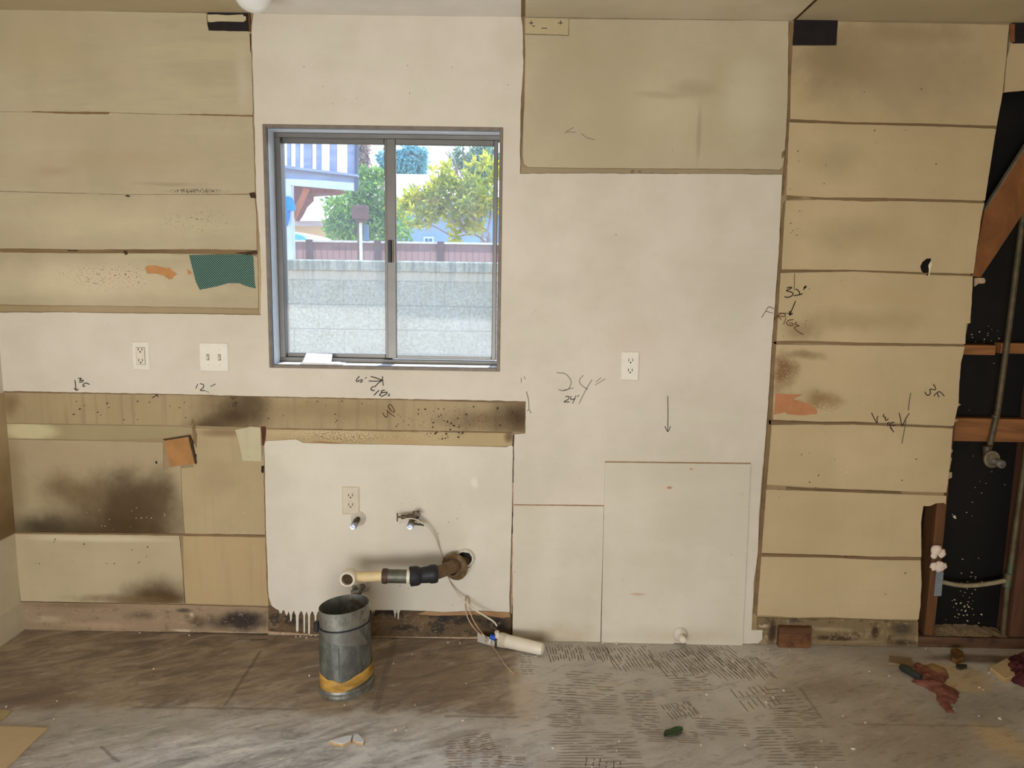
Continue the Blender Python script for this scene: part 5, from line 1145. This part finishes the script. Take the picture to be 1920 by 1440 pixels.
# leaf
lc = fl(1263, 1376.5); t_ = MB(); n = 10
a = fl(1245, 1383); b = fl(1280, 1369); d = (b-a); L = d.length; d.normalize(); s_ = Vector((-d.y, d.x, 0))
for i in range(n+1):
    q = i/n; wd = .020*math.sin(math.pi*min(1, q*.96+.03))**.8
    c = a+d*(L*q)-lc
    t_.v += [c+s_*wd+Vector((0,0,.010+.003*math.sin(q*9))), c+Vector((0,0,.003)), c-s_*wd+Vector((0,0,.008+.003*math.sin(q*7)))]
for i in range(n): p = 3*i; t_.face((p, p+1, p+4, p+3)); t_.face((p+1, p+2, p+5, p+4))
o = t_.build('leaf', plain('leaf_green', (52, 72, 42), .5, var=.2), None, 60); o.location = lc; tag(o, 'single dark green leaf lying on the bare floor', 'leaf')
# ply sheet in the near left corner
flat('plywood_sheet', [(-60,1358),(0,1362),(45,1363),(90,1365),(60,1393),(12,1440),(-10,1462),(-80,1462)], .006, board('ply_tan', (208, 182, 146), tint=(192, 164, 126), streak=.3), 'tan plywood sheet in the near left corner of the floor', 'plywood', seed=103)
flat('cardboard_scrap', [(-5,1334),(10,1330),(20,1334),(10,1345),(0,1352),(-8,1350)], .003, plain('scrap_tan', (176, 156, 112), .9), 'small tan scrap at the left edge near the plywood', 'scrap', seed=104)
# wood strip, knife handle and rags on the right
MAT['strip'] = plain('grey_ply_top', (134, 112, 84), .85, var=.12)
P_ = [fl(1666, 1242, .012), fl(1668, 1229, .012), fl(1708, 1233, .012), fl(1714, 1248, .012)]; c = sum(P_, Vector())/4
t = empty('wood_strip', (c.x, c.y, 0)); tag(t, 'short grey wood strip with a pale cut edge, left of the red rag', 'wood')
mb = MB(); mb.plate([(p.x-c.x, p.y-c.y) for p in P_], .0008, .012); mb.build('strip', MAT['strip'], t)
e0, e1 = P_[0]-c, P_[3]-c; mb = MB(); ff = Vector((0, -.0012, 0))
mb.add([e0+ff-Vector((0,0,.0110)), e1+ff-Vector((0,0,.0110)), e1+ff, e0+ff, e0-Vector((0,0,.0110)), e1-Vector((0,0,.0110)), e1, e0], [(0,1,2,3),(7,6,5,4),(0,4,5,1),(1,5,6,2),(2,6,7,3),(3,7,4,0)]); mb.build('cut_edge', plain('pale_edge', (212, 190, 156), .8), t)
h0 = fl(1690, 1250, .017); h1_ = fl(1722, 1268, .017)
t = empty('tool_handle', (h0.x, h0.y, 0)); tag(t, 'dark rounded tool handle sticking out of the red rag', 'tool')
d = h1_-h0; mb = MB(); mb.tube([d*(-.06), d*0., d*.2, d*.6, d*1.0, d*1.15], .013, 12, True, [.006, .013, .0145, .0135, .0125, .009]); mb.v = [p+Vector((0, 0, .017)) for p in mb.v]; mb.build('handle_grip', plain('dark_green_grip', (44, 48, 44), .45, var=.25), t, 40)
def cloth(name, outline, hmax, mat, label, seed, ridge=1.0, cell=.0065, z0=.002):
    P_ = [fl(a, b, .006) for a, b in outline]; poly = jag([(p.x, p.y) for p in P_], .012, .006, seed, 40)
    xs_ = [p[0] for p in poly]; ys_ = [p[1] for p in poly]; mnx, mxx, mny, mxy = min(xs_), max(xs_), min(ys_), max(ys_)
    def dist(x, y):
        ins = False; best = 9; n = len(poly)
        for i in range(n):
            ax_, ay_ = poly[i]; bx_, by_ = poly[(i+1) % n]
            if (ay_ > y) != (by_ > y) and x < (bx_-ax_)*(y-ay_)/(by_-ay_)+ax_: ins = not ins
            dx, dy = bx_-ax_, by_-ay_; L2 = dx*dx+dy*dy
            tt_ = max(0, min(1, ((x-ax_)*dx+(y-ay_)*dy)/L2)) if L2 else 0
            best = min(best, math.hypot(ax_+tt_*dx-x, ay_+tt_*dy-y))
        return best if ins else -best
    cxm, cym = (mnx+mxx)/2, (mny+mxy)/2
    mb = MB(); nx = int((mxx-mnx)/cell)+2; ny = int((mxy-mny)/cell)+2; idx = {}
    for j in range(ny):
        for i in range(nx):
            x = mnx+i*cell; y = mny+j*cell; d_ = dist(x, y)
            if d_ < -cell*.7: continue
            e_ = max(0, min(1, d_/.03)); f1 = mnoise.noise(Vector((x*22, y*22, seed))); f2 = mnoise.noise(Vector((x*75+y*40, y*45-x*30, seed+2)))
            z = z0+hmax*(e_**.6)*(.5+.5*abs(f1)*2*ridge+.6*abs(f2))*.8
            if d_ < 0: z = .0006
            idx[i, j] = len(mb.v); mb.v.append(Vector((x-cxm, y-cym, z)))
    for j in range(ny-1):
        for i in range(nx-1):
            q_ = [idx.get(k) for k in ((i, j), (i+1, j), (i+1, j+1), (i, j+1))]
            if None not in q_: mb.face(q_)
            elif q_.count(None) == 1: mb.face([k for k in q_ if k is not None])
    o = mb.build(name, mat, None, 180); o.location = (cxm, cym, 0); tag(o, label, 'cloth'); return o
g = G('red_rag'); n = g.noise(30, 5, .6); c_ = g.mix(g.thr(n, .35, .65), s2l((108, 66, 54)), s2l((142, 92, 78))); vv = g.voro(70)
c_ = g.mix(g.thr(vv, .16, .10), c_, s2l((70, 26, 28))); cc = fl(1752, 1262); c_ = g.mix(g.ma('MULTIPLY', g.blob((cc.x+.02, cc.y+.02, 0), .06, .06, .7, .6, 'xy'), .8), c_, s2l((176, 146, 96))); MAT['rag'] = g.done(c_, .95)
cloth('red_rag', [(1712,1243),(1722,1240),(1733,1246),(1748,1242),(1772,1252),(1780,1270),(1768,1280),(1786,1288),(1798,1296),(1795,1310),(1788,1317),(1781,1317),(1788,1328),(1789,1334),(1776,1333),(1768,1325),(1760,1312),(1759,1300),(1738,1289),(1716,1279),(1709,1275),(1722,1266),(1716,1256)],
      .015, MAT['rag'], 'crumpled dull red rag spread on the floor near the sill plate', 111)
g = G('maroon_cloth'); n = g.noise(25, 5, .6); MAT['maroon'] = g.done(g.mix(g.thr(n, .35, .65), s2l((66, 30, 32)), s2l((94, 46, 48))), .95)
cloth('maroon_cloth', [(1888,1238),(1895,1232),(1930,1226),(1975,1226),(1975,1296),(1925,1288),(1900,1278),(1890,1264),(1884,1250)], .04, MAT['maroon'], 'dark maroon cloth bundled at the right edge of the floor', 113)
MAT['ttile'] = plain('cream_tile', (204, 182, 138), .5, var=.08)
P_ = [fl(1857,1251,.018), fl(1888,1234,.018), fl(1916,1262,.018), fl(1884,1272,.018)]; c = sum(P_, Vector())/4
t = empty('cream_tile', (c.x, c.y, 0)); tag(t, 'thick cream tile lying half under the maroon cloth', 'tile')
mb = MB(); mb.plate([((p.x-c.x), (p.y-c.y)) for p in P_], .0008, .014); mb.build('tile_body', MAT['bisque'], t)
mb = MB(); mb.plate([((p.x-c.x)*1.01, (p.y-c.y)*1.01) for p in P_], .014, .018); mb.build('tile_face', MAT['ttile'], t)
# dark scrap and rubble by the sill plate
flat('dark_scrap', [(1793,1246),(1802,1245),(1812,1246),(1813,1250),(1800,1253),(1794,1251)], .008, plain('scrap_dark', (58, 52, 44), .8), 'small dark scrap lying behind the red rag', 'scrap', seed=105, amp=.003)
flat('brown_rubble', [(1783,1217),(1795,1216),(1806,1222),(1806,1232),(1794,1236),(1786,1232)], .022, woodmat('rubble_brown', (110, 78, 44), .4, (1, 1, 1)), 'lump of brown rubble against the sill plate', 'rubble', seed=106, amp=.004)
# small white paint chips, counted one by one
MAT['chip'] = plain('chip_paint', (226, 216, 196), .8, var=.06)
CH_ = [(368+212,0)]
chips = [(555,1195,3),(575,1196,4),(592,1192,7),(600,1190,5),(584,1192,4),(563,1194,3),(840,1205,5),(862,1206,3),(938,1213,5),(773,1227,3),(738,1245,2.5),(580,1268,3.5),(646,1323,3.5),(778,1323,3),(868,1352,5),
         (742,1369,6),(758,1364,4),(762,1370,4),(874,1282,3),(1008,1224,4),(1007,1230,3),(1004,1232,3),(1130,1206,7),(1156,1207,7),(1098,1206,4),(1181,1207,3),(1006,1346,3),(1036,1403,5),(1161,1391,4),(1156,1408,4),(1314,1398,4),(1397,1398,5),
         (1327,1287,5),(1325,1303,6),(1436,1317,6),(1432,1301,3),(1450,1308,6),(1437,1318,5),(1469,1295,6),(1600,1405,9),(1622,1356,3.5),(1580,1343,3),(1630,1260,2.5),(1667,1268,4),(1843,1294,5),(1836,1290,3),(1835,1343,4),(1874,1348,5),(1875,1346,3),(1855,1262,5),
         (1735,1216,4),(1787,1330,3),(1480,1219,3),(1440,1218,3),(101,1349,3),(12,1326,4),(107,1315,4),(288,1255,3),(355,1192,3),(262,1187,4),(1110,1440,3),(950,1400,2.5),(1212,1345,3),(1315,1345,3),(1880,1276,6),(1530,1440,4),(1540,1390,3)]
first = None
for i, (px, py, r) in enumerate(chips):
    c = fl(px, py); k = R.randint(4, 6); rr_ = r*.36*abs((fl(px+1, py)-c).x); phs = R.uniform(0, 6); e_ = R.uniform(.5, 1.6)
    mb = MB(); mb.plate([(rr_*1.3*math.cos(6.283*j/k+phs)*R.uniform(.7, 1.1), rr_*e_*1.5*math.sin(6.283*j/k+phs)*R.uniform(.7, 1.1)) for j in range(k)], .0006, .0006+R.uniform(.0015, .004))
    o = mb.build('paint_chip', MAT['chip']); o.location = (c.x, c.y, 0); tag(o, 'tiny white paint chip lying on the bare floor', 'chip', 'white paint chips scattered on the floor')
# ------------------------------------------------------------------ outside the window
mb = MB(); mb.box((-40, .18, -.25), (40, 80, -.15)); o = struct(mb.build('ground_outside', plain('pale_gravel', (190, 178, 158), .95, var=.15, sc=8)))
o.name = 'ground'
BY = 3.4
bt = at(725, 488.5, BY)
g = G('concrete_block'); n = g.noise(48, 4, .7); n2 = g.noise(5, 5, .6); sp = g.N('ShaderNodeSeparateXYZ'); g.put(sp.inputs[0], g.pos)
c_ = g.mix(g.thr(n, .38, .66), s2l((168, 151, 124)), s2l((196, 179, 149)))
c_ = g.mix(g.ma('MULTIPLY', g.thr(g.noise(75, 2, .5), .57, .65), .5), c_, s2l((120, 110, 92)))
zt = bt.z
band = g.ma('MULTIPLY', g.thr(sp.outputs[2], zt-.165, zt-.155), g.thr(sp.outputs[2], zt-.09, zt-.10)); c_ = g.mix(g.ma('MULTIPLY', band, .6), c_, s2l((206, 178, 146)))
vs2 = g.noise(18, 3, .6, stretch=(1, 1, .06)); c_ = g.mix(g.ma('MULTIPLY', g.ma('MULTIPLY', g.thr(sp.outputs[2], zt-.12, zt-.06), g.thr(vs2, .45, .62)), .6), c_, s2l((112, 114, 100)))
c_ = g.mix(g.ma('MULTIPLY', g.ma('MULTIPLY', g.thr(sp.outputs[2], zt-.30, zt-.17), g.thr(vs2, .5, .66)), .4), c_, s2l((140, 128, 104)))
bx = sp.outputs[0]; zr = g.ma('MULTIPLY', g.ma('ADD', sp.outputs[2], .203*10-(zt-.165)), 1/.203)
fz = g.ma('FRACT', zr); row = g.ma('FLOOR', zr); fxx = g.ma('FRACT', g.ma('ADD', g.ma('MULTIPLY', bx, 1/.42), g.ma('MULTIPLY', row, .5)))
low = g.thr(sp.outputs[2], zt-.16, zt-.17)
jt = g.ma('MAXIMUM', g.thr(g.ma('ABSOLUTE', g.ma('SUBTRACT', fz, .5)), .470, .485), g.ma('MULTIPLY', g.thr(g.ma('ABSOLUTE', g.ma('SUBTRACT', fxx, .5)), .485, .493), .6))
c_ = g.mix(g.ma('MULTIPLY', g.ma('MULTIPLY', jt, low), .55), c_, s2l((122, 112, 94)))
g.bump(n, .6, .006); MAT['cblock'] = g.done(c_, .95)
t = empty('block_wall', (0, BY, -.2)); tag(t, 'long concrete block wall with a capped top outside the window', 'wall')
mb = MB(); mb.box((-9, 0, 0), (9, .2, zt-.095+.2)); mb.build('block_courses', MAT['cblock'], t)
mb = MB(); mb.cbox((-9, -.012, zt-.095+.2), (9, .212, zt+.2), .012); mb.build('wall_cap', MAT['cblock'], t)
# wooden fence farther back
FY = 6.6
g = G('fence_boards'); sp = g.N('ShaderNodeSeparateXYZ'); g.put(sp.inputs[0], g.pos)
fr_ = g.ma('FRACT', g.ma('MULTIPLY', sp.outputs[0], 1/.075)); gap = g.thr(g.ma('ABSOLUTE', g.ma('SUBTRACT', fr_, .5)), .36, .46)
zf = at(725, 456, FY).z; zl = at(725, 471, FY).z
c_ = g.mix(g.thr(sp.outputs[2], zl-.01, zl+.01), s2l((172, 126, 112)), s2l((120, 84, 72))); c_ = g.mix(g.ma('MULTIPLY', gap, .5), c_, s2l((70, 48, 42)))
c_ = g.mix(g.ma('MULTIPLY', g.noise(6, 4, .6), .35), c_, s2l((196, 160, 150))); MAT['fence'] = g.done(c_, .9)
t = empty('wood_fence', (0, FY, -.15)); tag(t, 'brown slatted wood fence behind the block wall', 'fence')
mb = MB(); mb.box((-8, 0, 0), (6, .03, zf+.15)); mb.build('slat_panel', MAT['fence'], t)
mb = MB(); mb.box((-8, -.01, zf+.15), (6, .05, zf+.175)); mb.build('top_rail', plain('pale_rail', (220, 208, 196), .8), t)
for px in (580, 826, 708):
    p = at(px, 470, FY-.02); mb = MB(); mb.box((p.x-.04, -.03, 0), (p.x+.04, .05, zf+.18)); mb.build('fence_post', plain('post_brown', (110, 80, 72), .9), t)
# flue pipe with a brown cap
p = at(677, 487, 5.0); t = empty('flue_pipe', (p.x, 5.0, -.15)); tag(t, 'thin white pole carrying a wide brown cap behind the block wall', 'pole')
zc0_ = at(677, 411, 5.0).z+.15; zc1_ = at(677, 385, 5.0).z+.15; rw = (at(692, 400, 5.0)-at(660, 400, 5.0)).x/2
mb = MB(); mb.tube([(0, 0, 0), (0, 0, zc0_+.02)], .016, 12); mb.build('white_pole', plain('pole_white', (226, 220, 206), .6), t, 40)
mb = MB(); mb.box((-.045, .05, 0), (-.018, .08, zc0_+.01)); mb.build('brown_stake', plain('stake', (120, 86, 72), .9), t)
mb = MB(); mb.lathe([(rw*.55, zc0_-.035), (rw*.6, zc0_-.005), (rw*.93, zc0_), (rw, zc0_+.02), (rw*.98, zc1_-.02), (rw*.9, zc1_-.004), (rw*.6, zc1_), (0, zc1_+.004)], (0, 0, 0), (0, 0, 1), 24, (True, False)); mb.build('pole_cap', plain('cap_brown', (112, 78, 66), .8, var=.2), t, 40)
mb = MB(); mb.cbox((.02, .02, at(677,452,5).z+.15), (.075, .06, at(677,421,5).z+.15), .006); mb.build('side_box', plain('side_blue_grey', (104, 118, 136), .8), t)
# neighbour's raised deck
DY = 5.6
def dk(px, py, y=DY): q = at(px, py, y); return q
p = dk(541, 480); t = empty('raised_deck', (p.x, DY, -.15)); tag(t, 'bluish raised deck with tall balusters on a pale post, seen through the window', 'deck')
O = t.location
MAT['deckw'] = woodmat('sky_tinted_deck', (150, 156, 178), .14, (.15, 1, .6)); MAT['deckp'] = plain('deck_pale', (206, 210, 224), .85, var=.1, sc=6); MAT['deckb'] = woodmat('deck_brown', (140, 84, 66), .2)  # bluish boards: tint of sky-lit shade put into the deck colour
def dslab(name, px, mat, y0=DY, th=.06):
    mb = MB(); mb.slab([(x-O.x, z-O.z) for x, z in xz(px, y0)], [], y0-DY, y0-DY+th); mb.build(name, mat, t)
dslab('fascia_board', [(150,300),(533,312),(600,320),(668,328),(667,343),(600,338),(533,335),(150,334)], MAT['deckw'], DY+.03)
dslab('fascia_board', [(150,330),(533,335),(600,338),(664,343),(664,357.5),(600,352),(533,346),(150,342)], MAT['deckp'])
dslab('top_rail', [(150,296),(533,310),(600,318),(670,327),(670,331),(600,323),(533,315),(150,303)], MAT['deckw'], DY-.02, .1)
for px, w_ in ((250,12),(300,8),(350,12),(400,8),(450,12),(500,9),(541,6),(557,7),(576.5,15),(597,9),(624,13),(659,16)):
    dslab('baluster', [(px-w_/2,200),(px+w_/2,200),(px+w_/2,326),(px-w_/2,326)], MAT['deckw'], DY+.04, .05)
dslab('corner_trim', [(665,205),(669,205),(669.5,356),(664.5,357)], plain('deck_dark', (78, 84, 104), .8), DY-.005, .08)
mb = MB(); a = dk(532.5, 400); b = dk(546.5, 400); mb.cbox((a.x-O.x, 0, 0), (b.x-O.x, .12, dk(540, 346).z-O.z), .006); mb.build('deck_post', MAT['deckp'], t)
dslab('joist', [(540,347),(600,352),(640,356),(620,361),(600,362),(575,364),(575,372),(562,385),(556,398),(547,412),(546,350)], MAT['deckb'], DY+.2, .3)
dslab('bracket', [(547,420),(547,400),(570,352),(578,354)], woodmat('bracket_orange', (190, 112, 70), .15), DY+.1, .08)
# blue tarp tied on the post
a = dk(541, 395, DY-.06)
mb = MB(); prof = xz([(534,370),(541,368),(546,371),(551,386),(552,394),(545,394.5),(541,396),(539,415),(537,424),(534.5,424),(533,396)], DY-.07)
mb.slab(jag(prof, .03, .006, 5), [], DY-.10, DY-.02)
for i, v_ in enumerate(mb.v): v_.y += .03*mnoise.noise(v_*6)
o = mb.build('blue_tarp', plain('tarp_blue', (20, 130, 226), .5, var=.12)); tag(o, 'bright blue tarp bundled on the pale deck post', 'tarp')
# car behind the fence
CY = 7.2; a = at(545, 452, CY); b = at(590, 452, CY)
t = empty('car', (a.x, CY, -.15)); tag(t, 'white car with a teal windscreen showing over the fence at the left', 'car')
O = t.location
def cslab(name, px, mat, y0, th):
    mb = MB(); mb.slab([(x-O.x, z-O.z) for x, z in xz(px, y0)], [], y0-CY, y0-CY+th); mb.build(name, mat, t, 40)
roofp = [(484,446),(510,438),(530,435),(548,434.5),(562,436),(574,440),(582,447),(588,456),(600,470),(606,520),(470,520),(480,460)]
mb = MB(); bp_ = [(x-O.x, z-O.z) for x, z in xz(roofp, CY)]
for k_ in (-2, -3): bp_[k_] = (bp_[k_][0], .28)
bp_[-1] = (bp_[-2][0], 1.2); bp_[-4] = (bp_[-3][0], 1.2)
mb.slab(bp_, [], 0, 1.3); mb.build('car_body', plain('car_white', (236, 238, 240), .3, spec=.6, var=.02), t, 40)
for xa in (.35, -1.1):
    mb = MB(); mb.lathe([(.0, -.1), (.3, -.1), (.33, -.06), (.33, .06), (.3, .1), (0, .1)], (xa, .12, .33), (0, 1, 0), 24); mb.build('wheel', MAT['blk'], t, 40)
cslab('windscreen', [(500,455),(520,441),(547,438),(560,440),(570,444),(577,453),(576,462),(500,462)], plain('teal_glass', (70, 190, 196), .15, var=.1, spec=.6), CY-.02, .05)
cslab('tail_lamp', [(590,470),(598,470),(602,486),(594,486)], plain('red_lamp', (200, 60, 50), .3), CY-.02, .05)
# houses
def house(name, y, wall_px, roof_px, wc, rc, label, windows=(), eave=None):
    q = at(*wall_px[0], y); t = empty(name, (q.x, y, -.15)); tag(t, label, 'house'); O = t.location
    def hs(nm, px, mat, y0, th, par=None):
        mb = MB(); mb.slab([(x-O.x, z-O.z) for x, z in xz(px, y0)], [], y0-y, y0-y+th); return mb.build(nm, mat, par or t)
    mb = MB(); wp_ = [(x-O.x, z-O.z) for x, z in xz(wall_px, y)]; wp_[2] = (wp_[2][0], -.02); wp_[3] = (wp_[3][0], -.02); mb.slab(wp_, [], 0, 4.0); mb.build('house_wall', wc, t)
    if roof_px:
        mb = MB(); a = [at(px, py, y-.5) for px, py in roof_px[:2]]; b = [at(px, py, y+3.5) for px, py in roof_px[2:4]]
        V_ = [a[0]-O, a[1]-O, b[0]-O, b[1]-O]; up_v = Vector((0, 0, -.12))
        mb.add(V_+[v_+up_v for v_ in V_], [(0,1,2,3),(7,6,5,4),(0,4,5,1),(1,5,6,2),(2,6,7,3),(3,7,4,0)]); mb.build('roof', rc, t)
    if eave: hs('eave_board', eave, plain('eave_white', (236, 232, 226), .7), y-.55, .06)
    for (x0, y0_, x1, y1_) in windows:
        f_ = hs('house_window', [(x0,y0_),(x1,y0_),(x1,y1_),(x0,y1_)], plain('win_white', (226, 236, 246), .6), y-.06, .06)
        k = (x1-x0)*.16; m_ = (x0+x1)/2
        for xa, xb_ in ((x0+k, m_-k*.4), (m_+k*.4, x1-k)): hs('pane', [(xa,y0_+k),(xb_,y0_+k),(xb_,y1_-.5),(xa,y1_-.5)], plain('win_pane', (84, 110, 140), .2, spec=.6), y-.09, .05, f_)
MAT['stuccob'] = plain('beige_stucco', (214, 186, 148), .9, var=.05, sc=2); MAT['stuccob2'] = plain('blue_grey_stucco', (150, 172, 206), .9, var=.06, sc=1.5)
MAT['roofs'] = board('lilac_shingle', (170, 150, 150), tint=(190, 172, 170), streak=.6); MAT['roof2'] = board('brown_shingle', (186, 160, 150), tint=(170, 140, 132), streak=.6)
house('beige_house', 14.0, [(440,413),(640,413),(640,500),(440,500)], [(430,412),(655,413),(655,362),(430,352)], MAT['stuccob'], MAT['roofs'], 'beige house with a shingle roof at the left behind the car',
      eave=[(440,410.5),(640,411.5),(640,414.5),(440,413.5)])
house('blue_grey_house', 17.0, [(742,372),(1500,386),(1500,500),(742,500)], [(735,372),(1510,388),(1500,338),(738,326)], MAT['stuccob2'], MAT['roof2'], 'blue grey house with white framed windows behind the trees at the right',  # right part, out of view, added to give the jamb a blue reflection
      windows=[(794,444,813,470),(843,447,862,470)])
# trees
def leafmat(name, c1, c2, c3, sc=2.2, tr_=.45):
    g = G(name); n = g.noise(sc, 4, .6); n2 = g.noise(sc*9, 2, .5, off=3)
    col = g.mix(g.thr(n, .35, .65), s2l(c1), s2l(c2)); col = g.mix(g.thr(n2, .52, .66), col, s2l(c3))
    d = g.N('ShaderNodeBsdfDiffuse'); t = g.N('ShaderNodeBsdfTranslucent'); m = g.N('ShaderNodeMixShader'); m.inputs[0].default_value = tr_
    g.nt.links.new(col, d.inputs[0]); g.nt.links.new(col, t.inputs[0]); g.nt.links.new(d.outputs[0], m.inputs[1]); g.nt.links.new(t.outputs[0], m.inputs[2]); g.nt.links.new(m.outputs[0], g.out.inputs[0]); return g.mat
def leaf(mb, p, d, L, W_, rng):
    d = d.normalized(); s_ = d.cross(Vector((rng.uniform(-1,1), rng.uniform(-1,1), rng.uniform(-1,1)))).normalized(); u_ = d.cross(s_)
    o = len(mb.v); mb.v += [p, p+d*L*.5+s_*W_*.5+u_*W_*.15, p+d*L, p+d*L*.5-s_*W_*.5+u_*W_*.15]; mb.face((o, o+1, o+2, o+3))
def tree(name, y, lobes, nl, L, W_, mat, trunk, barkc, label, seed, cat='tree', up_b=.2, rosette=0, branches=()):
    rng = random.Random(seed); q = at(*trunk[0], y); t = empty(name, (q.x, y, -.15)); tag(t, label, cat); O = t.location
    mb = MB()
    for px, py, rx, ry, wgt in lobes:
        c = at(px, py, y)-O; k = (y+CD)/FPX; rx *= k; ry *= k
        cnt = int(nl*wgt)
        for _ in range(cnt):
            v_ = Vector((rng.gauss(0, 1), rng.gauss(0, 1), rng.gauss(0, 1))); v_ = v_.normalized()*(rng.random()**.35)
            p = c+Vector((v_.x*rx, v_.y*max(rx, ry)*.8, v_.z*ry))
            if rosette:
                ax_ = (v_+Vector((rng.uniform(-.6,.6), rng.uniform(-.6,.6), up_b+rng.uniform(0,.6)))).normalized()
                for i in range(rosette):
                    d = ax_*rng.uniform(.1,.8)+Vector((rng.uniform(-1,1), rng.uniform(-1,1), rng.uniform(-1,1)))*.8; leaf(mb, p, d, L*rng.uniform(.7, 1.2), W_, rng)
            else: leaf(mb, p, Vector((rng.uniform(-1,1), rng.uniform(-1,1), rng.uniform(-1,1)+up_b)), L*rng.uniform(.6,1.3), W_, rng)
    mb.build('foliage', mat, t)
    mb = MB(); pts = [at(a, b, y)-O for a, b in trunk]; pts = [Vector((pts[0].x, 0, -.02))]+pts[1:]
    k = (y+CD)/FPX
    mb.tube(smoothline(pts, 4), .05, 8, True, [k*(5-3.4*i/(max(1, (len(pts)-1)*4))) for i in range(len(smoothline(pts, 4)))])
    for br_ in branches:
        b_ = [at(a, b, y+rng.uniform(-.3,.3))-O for a, b in br_]; sl = smoothline(b_, 4); mb.tube(sl, .03, 6, True, [k*(2.4-1.7*i/len(sl)) for i in range(len(sl))])
    mb.build('trunk', plain(name+'_bark', barkc, .9, var=.2), t, 60)
LM1 = leafmat('yellow_green_leaves', (150, 164, 76), (196, 192, 70), (226, 206, 80), 2.0, .55)
LM2 = leafmat('mid_green_leaves', (96, 138, 70), (142, 172, 84), (186, 204, 100), 2.0, .45)
LM3 = leafmat('blue_green_leaves', (96, 152, 158), (130, 184, 186), (150, 200, 196), .8, .45)
LM4 = leafmat('grey_green_leaves', (120, 146, 120), (150, 170, 130), (170, 186, 190), 1.4, .45)
tree('plumeria_tree', 8.5, [(850,375,62,40,.32),(800,392,48,32,.22),(775,372,28,20,.08),(885,400,48,34,.18),(850,335,46,28,.13),(905,345,36,48,.16),(862,432,40,18,.06)], 200, .15, .045, LM1, [(925,520),(918,462),(905,430),(880,400),(850,370)], (150, 136, 128),
     'yellow-green tree with forked grey branches filling the right pane', 5, rosette=11,
     branches=[[(918,460),(890,440),(850,442),(815,425),(780,408),(752,392)],[(905,430),(890,395),(870,360),(858,330),(842,300)],[(880,440),(840,410),(810,390),(795,360),(772,345)],[(912,445),(920,400),(915,360),(905,320)],[(870,420),(848,385),(828,352),(822,325)],[(858,330),(852,300),(840,283)],[(862,335),(872,305),(868,283)]])
tree('bushy_tree', 9.8, [(655,400,48,55,.35),(690,370,34,45,.2),(700,420,36,40,.2),(640,430,36,30,.12),(742,430,34,40,.13),(682,332,12,22,.03),(705,330,20,14,.04)], 4200, .10, .045, LM2, [(690,520),(690,460),(685,420),(680,380)], (120, 104, 92), 'dense mid-green bushy tree behind the brown capped pole', 6)
tree('grey_green_tree', 12.5, [(905,310,34,40,.5),(890,370,34,46,.4),(860,300,14,22,.08)], 2600, .13, .05, LM4, [(905,520),(905,430),(902,370),(900,320)], (140, 130, 124), 'hazy grey-green tree in the upper right of the window, behind the yellow-green one', 7, branches=[[(880,350),(862,320),(835,285)],[(885,330),(870,300),(868,272)]])
tree('weeping_tree', 26.0, [(768,300,26,28,.5),(748,310,14,26,.2),(778,318,12,30,.2),(790,295,12,24,.1)], 2600, .3, .10, LM3, [(766,420),(766,370),(766,330),(766,310)], (130, 120, 120), 'distant blue-green weeping tree above the roof of the blue grey house', 8, up_b=-.8)
tree('shaggy_palm', 20.0, [(680,285,6,26,.7),(680,312,8,10,.3)], 900, .22, .09, leafmat('dry_fronds', (150, 130, 126), (176, 152, 140), (190, 170, 160)), [(681,420),(681,350),(680,300),(680,265)], (150, 128, 120), 'shaggy dry palm trunk rising right of the raised deck', 9, cat='palm', up_b=-1)
tree('distant_shrub', 15.0, [(717,300,8,16,.5),(722,318,10,8,.5)], 240, .14, .05, LM3, [(716,420),(716,340),(716,310),(716,300)], (110, 100, 96), 'small blue-green shrub tip beside the middle of the window', 10, cat='shrub')
